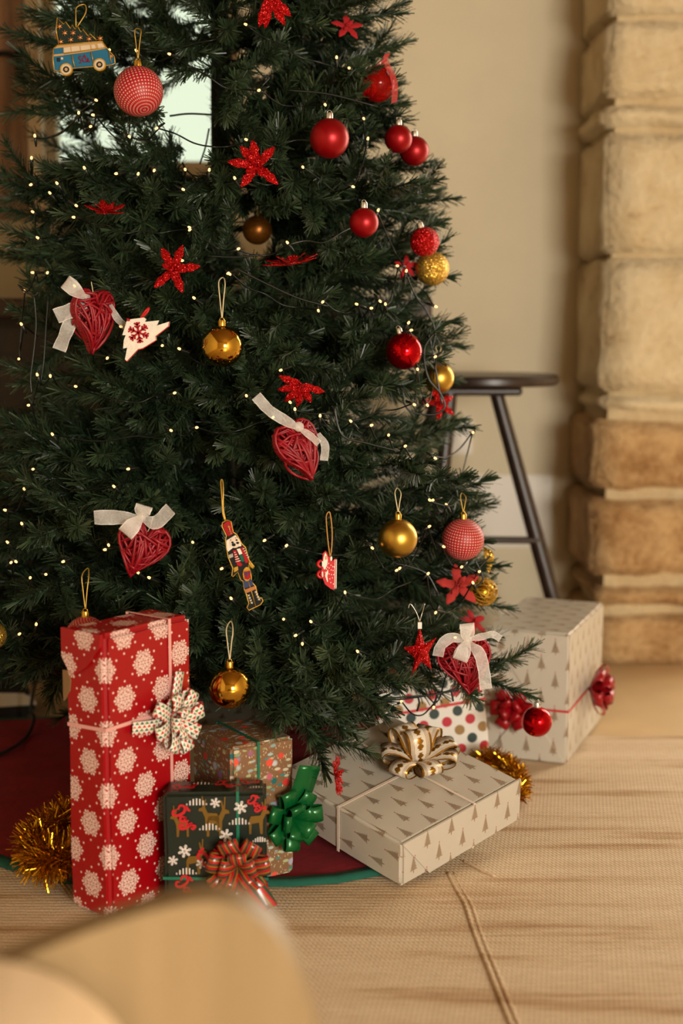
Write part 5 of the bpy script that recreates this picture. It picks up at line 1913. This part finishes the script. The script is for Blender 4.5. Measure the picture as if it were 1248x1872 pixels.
def brush(mb, pts, r, dens, rr, ln=0.026, start=0.0):
    """bottle-brush of flat needles round a wire"""
    P = bez(pts, 4)
    mb.tube([P[0], P[len(P) // 2], P[-1]], 0.0013, 3)
    L = sum((P[i + 1] - P[i]).length for i in range(len(P) - 1))
    n = int(L * dens)
    N = len(P) - 1
    for i in range(n):
        f_ = start + (1 - start) * (i + rr.random()) / n
        k = min(int(f_ * N), N - 1)
        p = P[k].lerp(P[k + 1], f_ * N - k)
        t = (P[k + 1] - P[k]).normalized()
        u = t.orthogonal().normalized()
        a = rr.random() * 2 * PI
        w = t.cross(u)
        rad = u * math.cos(a) + w * math.sin(a)
        an = math.radians(rr.uniform(32, 58)) if f_ < 0.95 else math.radians(rr.uniform(5, 40))
        d = t * math.cos(an) + rad * math.sin(an)
        l = ln * rr.uniform(0.75, 1.15)
        s = d.cross(rad)
        if s.length < 1e-4:
            s = u.copy()
        s = (s.normalized() * math.cos(0.6) + rad * 0.4).normalized() * 0.00112
        q = p + d * l + Vector((0, 0, -0.0015 * rr.random()))
        o = len(mb.v)
        mb.v += [p - s, p + s, q + s * 0.75, q - s * 0.75]
        mb.f.append((o, o + 1, o + 2, o + 3))
        mb.uv.append([(0, 0)] * 4)


BR = {}
NV = {0.62: 4, 0.46: 5, 0.34: 4, 0.22: 3}
br = random.Random(21)
for L, nv in NV.items():
    BR[L] = []
    for v in range(nv):
        mb = MB()
        samples = []
        droop = br.uniform(-0.05, 0.07)
        def ax(t, L=L, droop=droop):
            return Vector((L * t, 0.012 * math.sin(t * 5), -droop * L * math.sin(PI * t) + 0.06 * L * max(0, t - 0.6)))
        s0 = 0.16 if L > 0.3 else 0.06
        brush(mb, [ax(s0 + (1 - s0) * i / 4) for i in range(5)], 0.02, 1500, br)
        mb.tube([Vector((0, 0, 0)), ax(s0 * 0.5), ax(s0)], 0.002, 4)
        samples += [ax(s0 + (1 - s0) * i / 8) for i in range(9)]
        nt_ = max(3, int(L * 17))
        for i in range(nt_):
            t = s0 + 0.06 + (0.86 - s0) * i / nt_
            side = 1 if i % 2 else -1
            ln_ = br.uniform(0.08, 0.13) * (1.15 - 0.4 * t)
            a = math.radians(br.uniform(36, 62)) * side
            lift = br.uniform(-0.5, 0.75)
            D = Vector((math.cos(a), math.sin(a), lift)).normalized()
            b = ax(t)
            pts = [b, b + D * ln_ * 0.5 + Vector((0.006, 0, 0)), b + D * ln_ + Vector((0.02, 0, 0.008))]
            brush(mb, pts, 0.02, 1500, br)
            samples += [pts[1], pts[2], (pts[1] + pts[2]) / 2]
        me_o = mb.build('branch', M['needle'], smooth=False)
        BR[L].append((me_o.data, samples))
        bpy.data.objects.remove(me_o)

GAPS = [(308, 384, 138, 200), (335, 386, 200, 295), (76, 110, 68, 100), (78, 92, 180, 262), (462, 500, 112, 145), (442, 474, 436, 462), (0, 30, 418, 530), (760, 792, 552, 578), (768, 830, 752, 862), (0, 55, 580, 740), (40, 112, 1288, 1350)]
nbr = 0


def ok(m, samples, Ymax=9, gaps=True):
    for s in samples:
        P = m @ s
        px, py, z = proj(P)
        if P.z < 0.06 or P.y > 3.45 and P.z > 0.9:
            return False
        if P.y > SY - 0.03 and P.z < zt + 0.02 and P.x < xr + 0.03:
            return False
        for B in BOXES:
            if B.has(P, 0.012):
                return False
        if gaps:
            for a, b, c_, d in GAPS:
                if a - 4 < px < b + 4 and c_ - 4 < py < d + 4:
                    return False
        for cx_, cy_, r_, Y_ in CLEAR:
            if P.y < Y_ + 0.012 and (px - cx_) ** 2 + (py - cy_) ** 2 < (r_ + 15) ** 2:
                return False
    return True


def place(base, tip, var=None, roll=0.0, check=True, gaps=True):
    global nbr
    D = tip - base
    L = D.length
    key = min(BR, key=lambda q: abs(q - L))
    me, sm = var if var else br.choice(BR[key])
    X = D.normalized()
    Z = Vector((0, 0, 1)) - X * X.z
    Z = Z.normalized() if Z.length > 0.05 else X.orthogonal().normalized()
    Yv = Z.cross(X)
    m3 = Matrix((X, Yv, Z)).transposed()
    m = Matrix.Translation(base) @ (m3 @ Matrix.Rotation(roll, 3, 'X')).to_4x4() @ Matrix.Scale(L / key, 4, (1, 0, 0))
    if check and not ok(m, sm, gaps=gaps):
        return False
    o = bpy.data.objects.new('branch', me)
    COL.objects.link(o)
    o.parent = tree
    o.matrix_local = Matrix.Translation(-Vector(tree['_o'])) @ m
    nbr += 1
    return True


# branches whose tips make the outline
HT = [(735, 24, 2.5, -.06), (700, 8, 2.35, -.02), (742, 92, 2.55, -.05), (718, 175, 2.5, -.03), (660, 110, 2.25, .0), (735, 205, 2.45, .02), (742, 235, 2.52, .0),
      (802, 333, 2.5, -.08), (828, 380, 2.55, -.03), (760, 350, 2.35, -.05), (700, 330, 2.2, -.03), (822, 522, 2.5, .06), (800, 480, 2.58, .0), (836, 594, 2.5, -.02), (812, 638, 2.45, .04), (790, 610, 2.4, 0.0),
      (822, 790, 2.45, -.10), (840, 772, 2.55, -.06), (760, 720, 2.3, .03), (896, 884, 2.4, -.08), (860, 880, 2.3, -.05), (800, 850, 2.25, -.05), (914, 1030, 2.45, -.03), (880, 1050, 2.32, .0), (850, 1100, 2.2, .02), (878, 1120, 2.35, .02),
      (976, 1276, 2.26, .10), (905, 1235, 2.28, .12), (830, 1140, 2.1, .0), (736, 1272, 2.08, .08), (690, 1312, 2.03, .10), (735, 1300, 2.1, .1), (640, 1310, 2.0, .08),
      (592, 1432, 1.97, .24), (560, 1370, 1.97, .16), (500, 1350, 1.96, .12), (625, 1360, 1.98, .14), (536, 1330, 1.95, .1), (470, 1300, 1.96, .1),
      (42, 72, 2.45, -.05), (100, 35, 2.4, -.05), (46, 160, 2.4, .0), (42, 182, 2.5, .02), (66, 215, 2.45, .03), (12, 318, 2.4, -.02), (2, 350, 2.35, .0), (5, 400, 2.4, .02), (28, 450, 2.4, .05), (26, 480, 2.5, .05), (70, 528, 2.4, .05),
      (45, 705, 2.3, .04), (20, 850, 2.2, .0), (2, 810, 2.3, -.02), (10, 900, 2.15, -.03), (-20, 980, 2.2, .0), (60, 1010, 2.05, .03), (30, 1120, 2.05, .05), (60, 1255, 2.1, .12), (20, 1230, 2.25, .1), (105, 1270, 2.1, .12), (110, 1240, 2.2, .1), (118, 1322, 2.4, .12), (330, 1150, 2.04, .05), (380, 1180, 2.03, .06)]
for px, py, Y, dz in HT:
    tip = at(px, py, Y)
    zb = min(max(tip.z + dz, 0.12), 1.9)
    base = Vector((TX, TY, zb))
    # long reaches start from a fork outside the trunk
    D = tip - base
    if D.length > 0.64:
        base = tip - D.normalized() * 0.62
    okk = False
    for t in range(14):
        if place(base, tip, roll=br.uniform(-1.0, 1.0), gaps=True):
            okk = True
            break
    if not okk:
        q = at(px, py, Y)
        place(tip - D.normalized() * 0.22, tip, roll=br.uniform(-0.5, 0.5), check=True, gaps=False)

GA = PI * (3 - math.sqrt(5))
k = 0
NMAX = 296
tries = 0
while nbr < NMAX and tries < 5200:
    tries += 1
    k += 1
    u = br.random()
    z = 0.16 + 1.66 * (u ** 1.15)
    a = br.gauss(-PI / 2, 0.95) if br.random() < 0.86 else br.random() * 2 * PI
    R = RZ(z) * br.uniform(0.78, 0.97) * (0.9 if z > 1.4 else 1.0)
    tip = Vector((TX + R * math.cos(a), TY + R * math.sin(a), z))
    base = Vector((TX, TY, z + br.uniform(-0.12, 0.04) + (0.1 if z < 0.3 else 0)))
    base.z = max(base.z, 0.14)
    if (tip - base).length > 0.64:
        base = tip - (tip - base).normalized() * 0.62
    if br.random() < 0.22:
        base = base.lerp(tip, 0.45)
    place(base, tip, roll=br.uniform(-1.2, 1.2))
print('branches', nbr, 'tries', tries)
# needles wound round the trunk and the dark inner sprigs
mb = MB()
tr = random.Random(8)
for z in np.arange(0.2, 1.95, 0.09):
    brush(mb, [Vector((TX + tr.uniform(-.008, .008), TY - 0.01, z)), Vector((TX, TY - 0.012, z + 0.06)), Vector((TX, TY - 0.01, z + 0.12))], 0.03, 1400, tr, ln=0.03)
for i in range(700):
    z = tr.uniform(0.2, 1.7)
    a = tr.uniform(0, 2 * PI)
    R = RZ(z) * tr.uniform(0.15, 0.72)
    p = Vector((TX + R * math.cos(a), TY + R * math.sin(a), z))
    d = Vector((math.cos(a) + tr.gauss(0, .5), math.sin(a) + tr.gauss(0, .5), tr.gauss(0, .4))).normalized() * 0.11
    pts = [p, p + d * 0.5, p + d]
    if ok(Matrix.Identity(4), pts):
        brush(mb, pts, 0.02, 1300, tr, ln=0.024)
o = mb.build('inner_sprigs', M['needle'], tree, smooth=False)
o['kind'] = 'stuff'
